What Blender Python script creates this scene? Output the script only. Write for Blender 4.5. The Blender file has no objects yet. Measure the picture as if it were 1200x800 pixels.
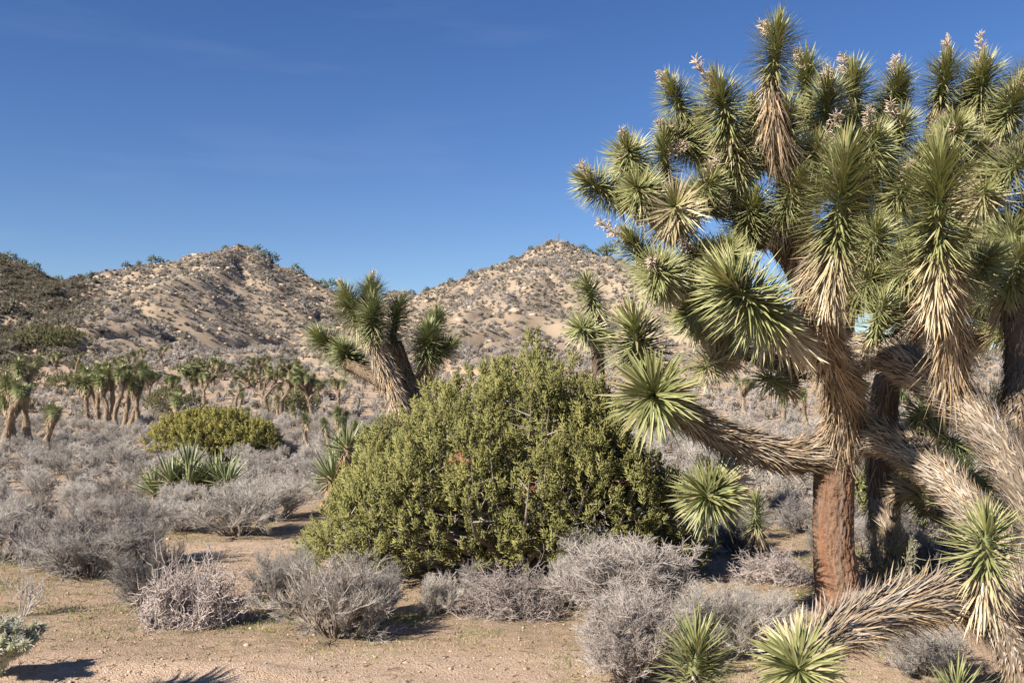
import bpy, math, random
import numpy as np
from mathutils import Vector, Matrix

# ------------------------------------------------------------------ camera, sky, sun, exposure
scene = bpy.context.scene
COL = scene.collection
FPX = 1167.0                      # focal length in photo pixels (photo 1200 x 800)
CAM = np.array([0.0, 0.0, 1.75])
PITCH = math.atan2(70.0, FPX)     # horizon lies 70 px below the centre
cam_d = bpy.data.cameras.new('camera')
cam_d.sensor_width = 36.0
cam_d.lens = 36.0 * FPX / 1200.0
cam_d.clip_start = 0.05
cam_d.clip_end = 8000.0
cam = bpy.data.objects.new('camera', cam_d)
cam.location = CAM
cam.rotation_euler = (math.pi / 2 + PITCH, 0, 0)
COL.objects.link(cam)
scene.camera = cam

SUN_EL = math.radians(33.0)
SUN_AZ = math.radians(-131.0)     # from +Y towards +X; the sun stands left and behind the camera
SUN = Vector((math.sin(SUN_AZ) * math.cos(SUN_EL), math.cos(SUN_AZ) * math.cos(SUN_EL), math.sin(SUN_EL)))
world = bpy.data.worlds.new('World')
scene.world = world
world.use_nodes = True
wn, wl = world.node_tree.nodes, world.node_tree.links
wn.clear()
w_out = wn.new('ShaderNodeOutputWorld')
w_bg = wn.new('ShaderNodeBackground')
w_sky = wn.new('ShaderNodeTexSky')
w_sky.sky_type = 'NISHITA'
w_sky.sun_disc = False
w_sky.sun_elevation = SUN_EL
w_sky.sun_rotation = SUN_AZ % (2 * math.pi)
w_sky.altitude = 1300.0
w_sky.air_density = 1.0
w_sky.dust_density = 0.1
w_sky.ozone_density = 1.5
w_bg.inputs['Strength'].default_value = 0.06
w_hs = wn.new('ShaderNodeHueSaturation')
w_hs.inputs['Saturation'].default_value = 1.28
w_hs.inputs['Hue'].default_value = 0.514
wl.new(w_sky.outputs[0], w_hs.inputs['Color'])
w_tc = wn.new('ShaderNodeTexCoord')
w_mp = wn.new('ShaderNodeMapping')
w_mp.inputs['Scale'].default_value = (2.2, 2.2, 16.0)
w_mp.inputs['Rotation'].default_value = (0, math.radians(4), 0)
w_nz = wn.new('ShaderNodeTexNoise')
w_nz.inputs['Scale'].default_value = 1.6
w_nz.inputs['Detail'].default_value = 6.0
w_mr = wn.new('ShaderNodeMapRange')
w_mr.inputs[1].default_value = .57; w_mr.inputs[2].default_value = .8; w_mr.inputs[4].default_value = .045
w_mx = wn.new('ShaderNodeMix')
w_mx.data_type = 'RGBA'
w_mx.inputs[7].default_value = (6.5, 7.0, 8.0, 1)
wl.new(w_tc.outputs['Generated'], w_mp.inputs['Vector']); wl.new(w_mp.outputs[0], w_nz.inputs['Vector'])
wl.new(w_nz.outputs['Fac'], w_mr.inputs[0]); wl.new(w_mr.outputs[0], w_mx.inputs[0])
wl.new(w_hs.outputs[0], w_mx.inputs[6])
wl.new(w_mx.outputs[2], w_bg.inputs['Color'])
wl.new(w_bg.outputs[0], w_out.inputs['Surface'])
sun_d = bpy.data.lights.new('sun', 'SUN')
sun_d.energy = 4.9
sun_d.angle = math.radians(0.53)
sun_d.color = (1.0, 0.93, 0.82)
sun_o = bpy.data.objects.new('sun', sun_d)
sun_o.rotation_euler = (-SUN).to_track_quat('-Z', 'Y').to_euler()
sun_o.location = (-20, -15, 25)
COL.objects.link(sun_o)
vs = scene.view_settings
vs.view_transform = 'Standard'
vs.look = 'None'
vs.exposure = 1.02
vs.gamma = 1.0
vs.use_curve_mapping = False

# ------------------------------------------------------------------ helpers
rng = np.random.default_rng(11)
_cp, _sp = math.cos(PITCH), math.sin(PITCH)


def at(px, py, Y):
    """photo pixel + distance along the ground -> world point"""
    u, v = (px - 600.0) / FPX, (400.0 - py) / FPX
    d = np.array([u, _cp - v * _sp, _sp + v * _cp])
    return CAM + d * (Y / d[1])


def nrm(a):
    return a / np.maximum(np.linalg.norm(a, axis=-1, keepdims=True), 1e-9)


def rdir(n, r=rng):
    return nrm(r.normal(size=(n, 3)))


_PERM = np.random.default_rng(5).permutation(512)
_PERM = np.concatenate([_PERM, _PERM, _PERM])
_GA = np.random.default_rng(6).uniform(0, 2 * math.pi, 512)
_GX, _GY = np.cos(_GA), np.sin(_GA)


def perlin(x, y):
    xi, yi = np.floor(x).astype(int), np.floor(y).astype(int)
    xf, yf = x - xi, y - yi
    u, v = xf * xf * xf * (xf * (xf * 6 - 15) + 10), yf * yf * yf * (yf * (yf * 6 - 15) + 10)

    def g(ix, iy, fx, fy):
        h = _PERM[_PERM[ix & 511] + (iy & 511)] & 511
        return _GX[h] * fx + _GY[h] * fy
    a, b = g(xi, yi, xf, yf), g(xi + 1, yi, xf - 1, yf)
    c, d = g(xi, yi + 1, xf, yf - 1), g(xi + 1, yi + 1, xf - 1, yf - 1)
    return (a + u * (b - a)) * (1 - v) + (c + u * (d - c)) * v


def fbm(x, y, o=4, s=1.0):
    x, y = np.asarray(x, float) * s, np.asarray(y, float) * s
    t, a = 0.0, 1.0
    for i in range(o):
        t = t + a * perlin(x + 17.3 * i, y - 9.1 * i)
        x, y, a = x * 2.03, y * 2.03, a * 0.5
    return t


class MB:
    """collects geometry, builds ONE mesh object"""
    def __init__(s):
        s.V, s.C, s.Q, s.T, s.n = [], [], [], [], 0

    def add(s, V, C, Q=None, T=None):
        V = np.asarray(V, float).reshape(-1, 3)
        C = np.broadcast_to(np.asarray(C, float), V.shape)
        if Q is not None and len(Q): s.Q.append(np.asarray(Q, int) + s.n)
        if T is not None and len(T): s.T.append(np.asarray(T, int) + s.n)
        s.V.append(V); s.C.append(C); s.n += len(V)

    def mesh(s, name, mat, smooth=False, origin=(0, 0, 0)):
        V = np.concatenate(s.V) - np.asarray(origin, float)
        C = np.concatenate(s.C)
        Q = np.concatenate(s.Q) if s.Q else np.zeros((0, 4), int)
        T = np.concatenate(s.T) if s.T else np.zeros((0, 3), int)
        me = bpy.data.meshes.new(name)
        me.vertices.add(len(V)); me.vertices.foreach_set('co', V.astype(np.float32).ravel())
        loops = np.concatenate([Q.ravel(), T.ravel()]).astype(np.int32)
        me.loops.add(len(loops)); me.loops.foreach_set('vertex_index', loops)
        npoly = len(Q) + len(T)
        me.polygons.add(npoly)
        st = np.concatenate([np.arange(len(Q)) * 4, len(Q) * 4 + np.arange(len(T)) * 3]).astype(np.int32)
        me.polygons.foreach_set('loop_start', st)
        if smooth: me.polygons.foreach_set('use_smooth', np.ones(npoly, bool))
        me.update(calc_edges=True)
        at_ = me.color_attributes.new('Col', 'FLOAT_COLOR', 'POINT')
        at_.data.foreach_set('color', np.c_[C, np.ones(len(C))].astype(np.float32).ravel())
        me.materials.append(mat)
        return me

    def obj(s, name, mat, parent=None, smooth=False, origin=(0, 0, 0), loc=None):
        return link(name, s.mesh(name, mat, smooth, origin), parent, origin if loc is None else loc)


def link(name, data, parent=None, loc=(0, 0, 0)):
    o = bpy.data.objects.new(name, data)
    COL.objects.link(o)
    o.parent = parent
    o.location = loc
    return o


def tag(o, label=None, cat=None, group=None, kind=None):
    if label: o['label'] = label
    if cat: o['category'] = cat
    if group: o['group'] = group
    if kind: o['kind'] = kind
    return o


def thing(name, label, cat, loc, group=None, rz=0.0):
    o = link(name, None, None, tuple(float(v) for v in loc))
    o.empty_display_size = 0.2
    o.rotation_euler.z = rz
    return tag(o, label, cat, group)


def blades(mb, P, D, L, W, cb, ct, ref, bend=None, sect=(0, .38, .74), prof=(.8, 1, .62), fold=.22):
    """folded, tapering leaves"""
    n = len(P)
    D = nrm(D)
    L = np.broadcast_to(np.asarray(L, float), (n,)); W = np.broadcast_to(np.asarray(W, float), (n,))
    s = np.cross(D, np.broadcast_to(ref, (n, 3)))
    bad = np.linalg.norm(s, axis=1) < 1e-3
    if bad.any(): s[bad] = np.cross(D[bad], [1, .2, .1])
    s = nrm(s); nn = np.cross(s, D)
    if bend is None: bend = np.zeros((n, 3))
    ns = len(sect)
    V = np.zeros((n, ns * 3 + 1, 3)); C = np.zeros((n, ns * 3 + 1, 3))
    cb = np.broadcast_to(cb, (n, 3)); ct = np.broadcast_to(ct, (n, 3))
    for k, (t, w) in enumerate(zip(sect, prof)):
        c = P + D * (L * t)[:, None] + bend * (L * t * t)[:, None]
        hw = (W * w * .5)[:, None]
        V[:, k * 3] = c - s * hw
        V[:, k * 3 + 1] = c - nn * hw * 2 * fold
        V[:, k * 3 + 2] = c + s * hw
        C[:, k * 3:k * 3 + 3] = (cb * (1 - t) + ct * t)[:, None, :]
    V[:, -1] = P + D * L[:, None] + bend * L[:, None]
    C[:, -1] = ct
    m = ns * 3 + 1
    off = (np.arange(n) * m)[:, None]
    Q = []
    for k in range(ns - 1):
        a = k * 3
        Q.append(off + np.array([[a, a + 1, a + 4, a + 3]])); Q.append(off + np.array([[a + 1, a + 2, a + 5, a + 4]]))
    a = (ns - 1) * 3
    T = np.concatenate([off + np.array([[a, a + 1, m - 1]]), off + np.array([[a + 1, a + 2, m - 1]])])
    mb.add(V.reshape(-1, 3), C.reshape(-1, 3), np.concatenate(Q) if Q else None, T)


def segs(mb, P0, P1, r0, r1, c0, c1):
    """three-sided tapered twigs"""
    n = len(P0)
    d = nrm(P1 - P0)
    s = nrm(np.cross(d, np.where(np.abs(d[:, 2:3]) > .9, [[1., 0, 0]], [[0, 0, 1.]])))
    t = np.cross(d, s)
    r0 = np.broadcast_to(r0, (n,)); r1 = np.broadcast_to(r1, (n,))
    V = np.zeros((n, 6, 3)); C = np.zeros((n, 6, 3))
    for k in range(3):
        a = 2 * math.pi * k / 3 + .5
        o = s * math.cos(a) + t * math.sin(a)
        V[:, k] = P0 + o * r0[:, None]; V[:, k + 3] = P1 + o * r1[:, None]
        C[:, k] = c0; C[:, k + 3] = c1
    off = (np.arange(n) * 6)[:, None]
    Q = np.concatenate([off + np.array([[k, (k + 1) % 3, (k + 1) % 3 + 3, k + 3]]) for k in range(3)])
    mb.add(V.reshape(-1, 3), C.reshape(-1, 3), Q)


def smooth_path(pts, rad, step=.04):
    """Catmull-Rom through control points"""
    p = np.array(pts, float); r = np.array(rad, float)
    if len(p) == 2:
        p = np.array([p[0], (p[0] + p[1]) / 2, p[1]]); r = np.array([r[0], (r[0] + r[1]) / 2, r[1]])
    e = np.concatenate([[2 * p[0] - p[1]], p, [2 * p[-1] - p[-2]]])
    out, ro = [], []
    for i in range(len(p) - 1):
        n = max(2, int(np.linalg.norm(p[i + 1] - p[i]) / step))
        t = (np.arange(n) / n)[:, None]
        a, b, c, d = e[i], e[i + 1], e[i + 2], e[i + 3]
        out.append(.5 * (2 * b + (c - a) * t + (2 * a - 5 * b + 4 * c - d) * t ** 2 + (3 * b - a - 3 * c + d) * t ** 3))
        ro.append(r[i] * (1 - t[:, 0]) + r[i + 1] * t[:, 0])
    out.append(p[-1:]); ro.append(r[-1:])
    return np.concatenate(out), np.concatenate(ro)


def tube(mb, p, r, n=12, c=(.2, .16, .12), c2=None, rough=0.0, cap=True, seed=0):
    m = len(p)
    tan = nrm(np.gradient(p, axis=0))
    ref = np.array([1., .15, .1]) if abs(tan[m // 2][2]) > .7 else np.array([0., 0, 1])
    s = nrm(np.cross(tan, ref)); t = np.cross(tan, s)
    a = np.arange(n) * 2 * math.pi / n
    R = np.repeat(r[:, None], n, 1)
    if rough:
        rr = np.random.default_rng(seed)
        R = R * (1 + rough * rr.normal(size=(m, n)))
    V = p[:, None, :] + R[:, :, None] * (np.cos(a)[None, :, None] * s[:, None, :] + np.sin(a)[None, :, None] * t[:, None, :])
    i, j = np.meshgrid(np.arange(m - 1), np.arange(n), indexing='ij')
    Q = np.stack([i * n + j, i * n + (j + 1) % n, (i + 1) * n + (j + 1) % n, (i + 1) * n + j], -1).reshape(-1, 4)
    cc = np.asarray(c, float)
    C = np.broadcast_to(cc, (m * n, 3)) if c2 is None else np.repeat(cc[None] + (np.asarray(c2) - cc)[None] * np.linspace(0, 1, m)[:, None], n, 0)
    mb.add(V.reshape(-1, 3), C, Q)
    if cap:
        mb.add(np.concatenate([V[-1], p[-1:] + tan[-1:] * r[-1] * .4]), cc, None,
               [[k, (k + 1) % n, n] for k in range(n)])
    return p, tan, s, t


# ------------------------------------------------------------------ materials
def new_mat(name):
    m = bpy.data.materials.new(name)
    m.use_nodes = True
    nt = m.node_tree
    b = nt.nodes['Principled BSDF']
    return m, nt, b


def nd(nt, typ, **kw):
    n = nt.nodes.new(typ)
    for k, v in kw.items():
        if k in n.inputs.keys() if isinstance(k, str) else False:
            n.inputs[k].default_value = v
        else:
            setattr(n, k, v)
    return n


def mixc(nt, fac, a, b, mode='MIX'):
    n = nt.nodes.new('ShaderNodeMix')
    n.data_type = 'RGBA'; n.blend_type = mode
    for sock, v in ((n.inputs[0], fac), (n.inputs[6], a), (n.inputs[7], b)):
        if isinstance(v, (int, float)): sock.default_value = v
        elif isinstance(v, tuple): sock.default_value = (*v, 1)
        else: nt.links.new(v, sock)
    return n.outputs[2]


def noise(nt, scale, detail=4, rough=.55, vec=None):
    n = nd(nt, 'ShaderNodeTexNoise', Scale=scale, Detail=detail, Roughness=rough)
    if vec is not None: nt.links.new(vec, n.inputs['Vector'])
    return n.outputs['Fac']


def ramp(nt, fac, lo, hi):
    n = nd(nt, 'ShaderNodeMapRange')
    n.inputs[1].default_value = lo; n.inputs[2].default_value = hi
    nt.links.new(fac, n.inputs[0])
    return n.outputs[0]


def plant_mat(name, rough=.6, spec=.3, vary=.25, trans=0.0, nscale=6.0):
    """colour per leaf or twig from the mesh, mottled by noise, a shade of its own for every object"""
    m, nt, b = new_mat(name)
    a = nd(nt, 'ShaderNodeAttribute', attribute_name='Col')
    oi = nt.nodes.new('ShaderNodeObjectInfo')
    tc = nt.nodes.new('ShaderNodeTexCoord')
    nz = noise(nt, nscale, 3, .6, tc.outputs['Object'])
    hs = nt.nodes.new('ShaderNodeHueSaturation')
    v = nd(nt, 'ShaderNodeMapRange'); v.inputs[3].default_value = 1 - vary; v.inputs[4].default_value = 1 + vary * .8
    nt.links.new(oi.outputs['Random'], v.inputs[0])
    v2 = nd(nt, 'ShaderNodeMapRange'); v2.inputs[1].default_value = .3; v2.inputs[2].default_value = .7
    v2.inputs[3].default_value = .82; v2.inputs[4].default_value = 1.15
    nt.links.new(nz, v2.inputs[0])
    mu = nd(nt, 'ShaderNodeMath', operation='MULTIPLY')
    nt.links.new(v.outputs[0], mu.inputs[0]); nt.links.new(v2.outputs[0], mu.inputs[1])
    nt.links.new(mu.outputs[0], hs.inputs['Value'])
    nt.links.new(a.outputs['Color'], hs.inputs['Color'])
    nt.links.new(hs.outputs[0], b.inputs['Base Color'])
    b.inputs['Roughness'].default_value = rough
    b.inputs['Specular IOR Level'].default_value = spec
    return m


M_LEAF = plant_mat('joshua_leaf', .42, .45, .08, nscale=9)
M_DEAD = plant_mat('dead_leaf', .75, .2, .1, nscale=7)
M_TWIG = plant_mat('dry_twig', .85, .12, .3, nscale=4)
M_JUN = plant_mat('juniper_scale_leaf', .6, .25, .05, nscale=3)
M_CHOLLA = plant_mat('cholla_skin', .7, .2, .05)

# bark
M_BARK, nt, b = new_mat('fissured_bark')
tc = nt.nodes.new('ShaderNodeTexCoord')
mp = nd(nt, 'ShaderNodeMapping'); mp.inputs['Scale'].default_value = (1, 1, .22)
nt.links.new(tc.outputs['Object'], mp.inputs['Vector'])
n1 = noise(nt, 26, 6, .65, mp.outputs[0]); n2 = noise(nt, 5, 3, .5, tc.outputs['Object']); n3 = noise(nt, 90, 3, .6, tc.outputs['Object'])
at_ = nd(nt, 'ShaderNodeAttribute', attribute_name='Col')
c = mixc(nt, ramp(nt, n1, .38, .66), (.13, .065, .038), (.29, .19, .13))
c = mixc(nt, ramp(nt, n2, .56, .72), c, (.30, .135, .065))
c = mixc(nt, .5, c, at_.outputs['Color'], 'MIX')
nt.links.new(c, b.inputs['Base Color'])
b.inputs['Roughness'].default_value = .9
b.inputs['Specular IOR Level'].default_value = .15
bp = nd(nt, 'ShaderNodeBump'); bp.inputs['Strength'].default_value = .9; bp.inputs['Distance'].default_value = .02
ad = nd(nt, 'ShaderNodeMath', operation='ADD'); nt.links.new(n1, ad.inputs[0]); nt.links.new(n3, ad.inputs[1])
nt.links.new(ad.outputs[0], bp.inputs['Height']); nt.links.new(bp.outputs[0], b.inputs['Normal'])

# ground: sand, gravel, litter, thin green growth
def ground_mat(name, hill):
    m, nt, b = new_mat(name)
    g = nt.nodes.new('ShaderNodeNewGeometry')
    pos = g.outputs['Position']
    big, mid, fine, grit = noise(nt, .35, 4, .55, pos), noise(nt, 2.2, 5, .6, pos), noise(nt, 17, 5, .7, pos), noise(nt, 70, 3, .7, pos)
    c = mixc(nt, ramp(nt, big, .38, .62), (.58, .405, .275), (.52, .36, .24))
    c = mixc(nt, ramp(nt, mid, .45, .68), c, (.47, .335, .22))
    c = mixc(nt, ramp(nt, fine, .5, .72), c, (.66, .50, .365))
    c = mixc(nt, ramp(nt, grit, .58, .72), c, (.30, .215, .145))
    if hill:
        c = mixc(nt, .65, c, (.275, .222, .16))
        rust = noise(nt, .045, 4, .6, pos)
        c = mixc(nt, ramp(nt, rust, .56, .7), c, (.34, .24, .16))
        pale = noise(nt, .11, 5, .7, pos)
        c = mixc(nt, ramp(nt, pale, .5, .68), c, (.40, .34, .27))
    a = nd(nt, 'ShaderNodeAttribute', attribute_name='Col')
    sep = nt.nodes.new('ShaderNodeSeparateColor')
    nt.links.new(a.outputs['Color'], sep.inputs[0])
    gm = nd(nt, 'ShaderNodeMath', operation='MULTIPLY')
    nt.links.new(sep.outputs[1], gm.inputs[0]); nt.links.new(ramp(nt, noise(nt, 6, 5, .7, pos), .46, .6), gm.inputs[1])
    c = mixc(nt, gm.outputs[0], c, (.135, .155, .05))
    lm = nd(nt, 'ShaderNodeMath', operation='MULTIPLY')
    nt.links.new(sep.outputs[2], lm.inputs[0]); nt.links.new(ramp(nt, noise(nt, 9, 5, .7, pos), .38, .6), lm.inputs[1])
    c = mixc(nt, lm.outputs[0], c, (.31, .24, .17))
    pm = nd(nt, 'ShaderNodeMath', operation='MULTIPLY')
    nt.links.new(sep.outputs[0], pm.inputs[0]); nt.links.new(ramp(nt, noise(nt, 4, 5, .7, pos), .25, .6), pm.inputs[1])
    c = mixc(nt, pm.outputs[0], c, mixc(nt, ramp(nt, fine, .4, .65), (.56, .41, .29), (.68, .52, .39)))
    nt.links.new(c, b.inputs['Base Color'])
    b.inputs['Roughness'].default_value = .95
    b.inputs['Specular IOR Level'].default_value = .1
    bp = nd(nt, 'ShaderNodeBump'); bp.inputs['Strength'].default_value = 1.0; bp.inputs['Distance'].default_value = .035
    ad = nd(nt, 'ShaderNodeMath', operation='ADD'); nt.links.new(fine, ad.inputs[0]); nt.links.new(grit, ad.inputs[1])
    nt.links.new(ad.outputs[0], bp.inputs['Height']); nt.links.new(bp.outputs[0], b.inputs['Normal'])
    return m


M_GROUND, M_HILL = ground_mat('sandy_ground', False), ground_mat('hill_soil', True)
M_ROCK, nt, b = new_mat('granite')
g = nt.nodes.new('ShaderNodeNewGeometry')
oi = nt.nodes.new('ShaderNodeObjectInfo')
c = mixc(nt, ramp(nt, noise(nt, 3, 5, .65, g.outputs['Position']), .35, .65), (.30, .225, .16), (.52, .42, .32))
c = mixc(nt, ramp(nt, oi.outputs['Random'], .0, 1.), c, (.40, .29, .20))
nt.links.new(c, b.inputs['Base Color']); b.inputs['Roughness'].default_value = .9

# ------------------------------------------------------------------ terrain
PEAKS = [  # x, y, height, slope, how much steeper it is sideways than towards the camera
    (-77, 270, 43.6, .27, 2.0), (13, 258, 42.8, .27, 1.8), (-163, 235, 52, .33, 1.3), (-112, 150, 21, .30, 1.2),
    (90, 300, 20, .16, 1.0), (220, 330, 24, .15, 1.0), (-300, 260, 55, .25, 1.0), (-34, 300, 33.5, .25, 1.0), (-118, 285, 35, .25, 1.0)]
BARE = []


def ground_z(x, y):
    x, y = np.asarray(x, float), np.asarray(y, float)
    t = np.clip(y - 25, 0, 85)
    z = .00078 * t * t
    t2 = np.clip(y - 110, 0, 60)
    z = z + .1326 * t2 - .0011 * t2 * t2
    near = np.clip((y - 4) / 30, 0, 1)
    z = z + .10 * fbm(x, y, 3, .22) * (.35 + .65 * near) + .5 * fbm(x, y, 3, .03) * np.clip((y - 30) / 60, 0, 1)
    hs = []
    wx, wy = x + 5 * fbm(x, y, 3, .02), y + 5 * fbm(x + 70, y, 3, .02)
    for px, py, h, sl, lat in PEAKS:
        dx, dy = (wx - px) * lat, wy - py
        d = np.sqrt(dx * dx + dy * dy + 4.0)
        ang = np.arctan2(dy, dx)
        gul = 1 + .07 * np.sin(5 * ang + px) + .06 * np.sin(11 * ang + py)
        hs.append(h + 1.0 - sl * d * gul)
    k = 1.3
    H = np.stack([z] + hs)
    mx = H.max(0)
    zz = mx + np.log(np.exp((H - mx) / k).sum(0)) * k - 0
    blend = np.clip((y - 70) / 60, 0, 1)
    zz = z * (1 - blend) + zz * blend
    zz = zz + blend * (1.1 * fbm(x, y, 4, .055) + .45 * fbm(x, y, 3, .3) - 1.5 * np.clip(.12 - np.abs(fbm(x * 1.6, y * .8, 3, .03)), 0, 1) / .12)
    # fine relief of the foreground: clods, a low washed bank at the left, a track dip
    fg = np.clip((16 - y) / 6, 0, 1) * np.clip((y - 3) / 1.5, 0, 1)
    zz = zz + fg * (.02 * fbm(x, y, 3, 2.6) + .016 * fbm(x, y, 3, 8))
    bank = np.exp(-((y - (6.75 + .10 * x + .15 * np.sin(x * 1.7))) / .16) ** 2) * np.clip((-1.1 - x) / .5, 0, 1)
    zz = zz + .055 * bank
    return zz


def gz(x, y):
    return float(ground_z(np.array([x]), np.array([y]))[0])


def ground_at(px, Y):
    """point of the ground below photo column px at distance Y"""
    x = (px - 600.0) / FPX * Y
    return np.array([x, Y, gz(x, Y)])


ROWS = np.concatenate([np.arange(-24, 4.6, .8), np.arange(4.6, 13, .045), np.geomspace(13, 60, 130)[:-1],
                       np.geomspace(60, 420, 210)[:-1], np.geomspace(420, 5000, 16)])
UC = np.linspace(-1, 1, 311)
GX = UC[None, :] * (9 + .78 * np.maximum(ROWS, 0))[:, None]
GY = np.repeat(ROWS[:, None], len(UC), 1)
GZ = ground_z(GX.ravel(), GY.ravel()).reshape(GX.shape)
GZ = np.where(GY > 700, np.minimum(GZ, 11), GZ)
GREEN = []   # (x, y, radius): spots where thin green growth and litter gather, filled when plants are placed


def terrain(r0, r1, name, mat):
    x, y, z = GX[r0:r1], GY[r0:r1], GZ[r0:r1]
    m, n = x.shape
    gr, li = np.zeros(x.size), np.zeros(x.size)
    X, Y = x.ravel(), y.ravel()
    for gx, gy, r in GREEN:
        d = np.hypot(X - gx, Y - gy) / r
        gr = np.maximum(gr, np.clip(1.25 - d, 0, 1) * .6); li = np.maximum(li, np.clip(1.4 - d, 0, 1) * .8)
    far = np.clip((Y - 13.5) / 4, 0, 1)
    pth = np.exp(-((Y - (12.35 + .12 * X + .35 * fbm(X, Y, 2, .3))) / .55) ** 4) * np.clip((-1.2 - X) / .8, 0, 1)
    pth = np.maximum(pth, np.clip((7.35 + .5 * fbm(X, Y, 2, .6) - Y) / .5, 0, 1) * .8)
    gr = np.maximum(gr, .08 * np.clip(fbm(X, Y, 3, .5) * 2.2, 0, 1)); li = np.maximum(li, far * .75)
    i, j = np.meshgrid(np.arange(m - 1), np.arange(n - 1), indexing='ij')
    Q = np.stack([i * n + j, i * n + j + 1, (i + 1) * n + j + 1, (i + 1) * n + j], -1).reshape(-1, 4)
    mb = MB(); mb.add(np.stack([X, Y, z.ravel()], -1), np.stack([pth, gr * (1 - pth), li * (1 - pth)], -1), Q)
    o = mb.obj(name, mat, None, True)
    return tag(o, kind='structure')


# ------------------------------------------------------------------ shrubs
def shrub_mesh(seed, n=(14, 5, 7, 6), w=.6, h=.65, rad=.006, up=.5, spread=.75, tip=(.40, .355, .325), stem=(.20, .165, .14),
               fine=.0016, leafy=0.0, tangle=0.0, name='twigs'):
    """leafless desert shrub: stems that fork into ever finer twigs, kept inside an uneven dome"""
    r = np.random.default_rng(seed)
    mb = MB()
    tip, stem = np.array(tip), np.array(stem)
    k = n[0]
    az = r.uniform(0, 2 * math.pi, k); el = r.uniform(.25, 1.0, k)
    d = np.stack([np.cos(az) * (1.05 - el * .75), np.sin(az) * (1.05 - el * .75), .35 + el * up * 1.6], -1)
    d = nrm(d)
    P = np.stack([np.cos(az), np.sin(az), np.zeros(k)], -1) * r.uniform(0, .12, (k, 1)) * w
    P[:, 2] = -.03
    L = np.full(k, 1.0) * h * .62 * r.uniform(.7, 1.15, k)
    R = np.full(k, rad)
    lev = len(n)
    for lv in range(lev):
        nseg = 3 if lv < 2 else (1 if lv == lev - 1 and n[-1] > 8 and lev > 3 else 2)
        Pn, Dn, Ln, Rn = [], [], [], []
        p, dd = P, d
        f = lv / max(1, lev - 1)
        ca = stem * (1 - f) + tip * f
        starts = []
        for s in range(nseg):
            dd = nrm(dd + r.normal(size=dd.shape) * (.22 + tangle) + np.array([0, 0, .10 * (1 if up > .3 else -.3)]))
            q = p + dd * (L / nseg)[:, None]
            q[:, 2] = np.maximum(q[:, 2], .005)
            r0 = R * (1 - .45 * s / nseg); r1 = R * (1 - .45 * (s + 1) / nseg)
            jit = r.uniform(.8, 1.2, (len(p), 1))
            segs(mb, p, q, r0, r1, ca * jit, (ca * .9 + tip * .1) * jit)
            starts.append((p, q, dd)); p = q
        if lv == lev - 1: break
        for c in range(n[lv + 1]):
            s = r.integers(0 if lv else 1, nseg, len(P))
            A = np.stack([starts[i][0] for i in range(nseg)]); B = np.stack([starts[i][1] for i in range(nseg)])
            DD = np.stack([starts[i][2] for i in range(nseg)])
            ii = np.arange(len(P)); t = r.uniform(.1, 1, (len(P), 1))
            Pn.append(A[s, ii] * (1 - t) + B[s, ii] * t)
            nd_ = DD[s, ii] + r.normal(size=(len(P), 3)) * spread * (.8 + tangle) + np.array([0, 0, up * .35])
            Dn.append(nrm(nd_)); Ln.append(L * r.uniform(.38, .62, len(P))); Rn.append(np.maximum(R * .55, fine))
        P, d, L, R = np.concatenate(Pn), np.concatenate(Dn), np.concatenate(Ln), np.concatenate(Rn)
        e = P + d * L[:, None]
        lump = 1 + .22 * np.sin(3 * np.arctan2(e[:, 1], e[:, 0]) + seed) + .1 * np.sin(7 * np.arctan2(e[:, 1], e[:, 0]) + seed * 2)
        ok = (np.hypot(e[:, 0], e[:, 1]) / (w * lump)) ** 2 + (np.maximum(e[:, 2], 0) / (h * (1 + .12 * (lump - 1)))) ** 2 < 1.0
        P, d, L, R = P[ok], d[ok], L[ok], R[ok]
    if leafy:
        m = int(leafy)
        j = r.integers(0, len(P), m)
        Pp = P[j] + d[j] * L[j][:, None] * r.uniform(.3, 1, (m, 1))
        blades(mb, Pp, nrm(d[j] + .7 * rdir(m, r)), r.uniform(.02, .04, m), .009, tip * .9, tip * 1.05, rdir(m, r), sect=(0,), prof=(1,))
    me = mb.mesh(name, M_TWIG)
    return me


GREY, TAN, DARK, OLV = (.44, .40, .36), (.49, .445, .39), (.29, .26, .24), (.17, .148, .105)
NEAR = [shrub_mesh(31, (22, 5, 8, 12), .62, .62, .007, .5, .7, GREY, fine=.0013),
        shrub_mesh(32, (24, 5, 8, 12), .62, .62, .007, .75, .6, TAN, fine=.0013),
        shrub_mesh(33, (22, 5, 8, 12), .62, .62, .007, .45, .8, DARK, (.15, .12, .11), fine=.0013)]
MID = [shrub_mesh(41, (14, 5, 6, 5), .62, .62, .008, .5, .7, GREY, fine=.0034),
       shrub_mesh(42, (14, 5, 6, 5), .62, .55, .008, .7, .6, TAN, fine=.0034),
       shrub_mesh(43, (14, 5, 6, 5), .64, .6, .008, .45, .8, (.35, .31, .28), fine=.0034),
       shrub_mesh(44, (14, 5, 6, 5), .62, .66, .008, .8, .55, (.46, .42, .37), fine=.0034),
       shrub_mesh(45, (12, 5, 6, 5), .60, .5, .008, .5, .7, (.30, .29, .20), fine=.0034, leafy=900)]
FAR = [shrub_mesh(51, (9, 5, 5), .62, .62, .02, .5, .7, GREY, fine=.013),
       shrub_mesh(52, (9, 5, 5), .62, .55, .02, .6, .7, (.36, .32, .29), fine=.013),
       shrub_mesh(53, (9, 5, 5), .62, .55, .02, .5, .8, (.27, .245, .19), fine=.014),
       shrub_mesh(54, (9, 5, 5), .62, .6, .02, .5, .8, OLV, fine=.014)]


EXT = {}


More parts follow.
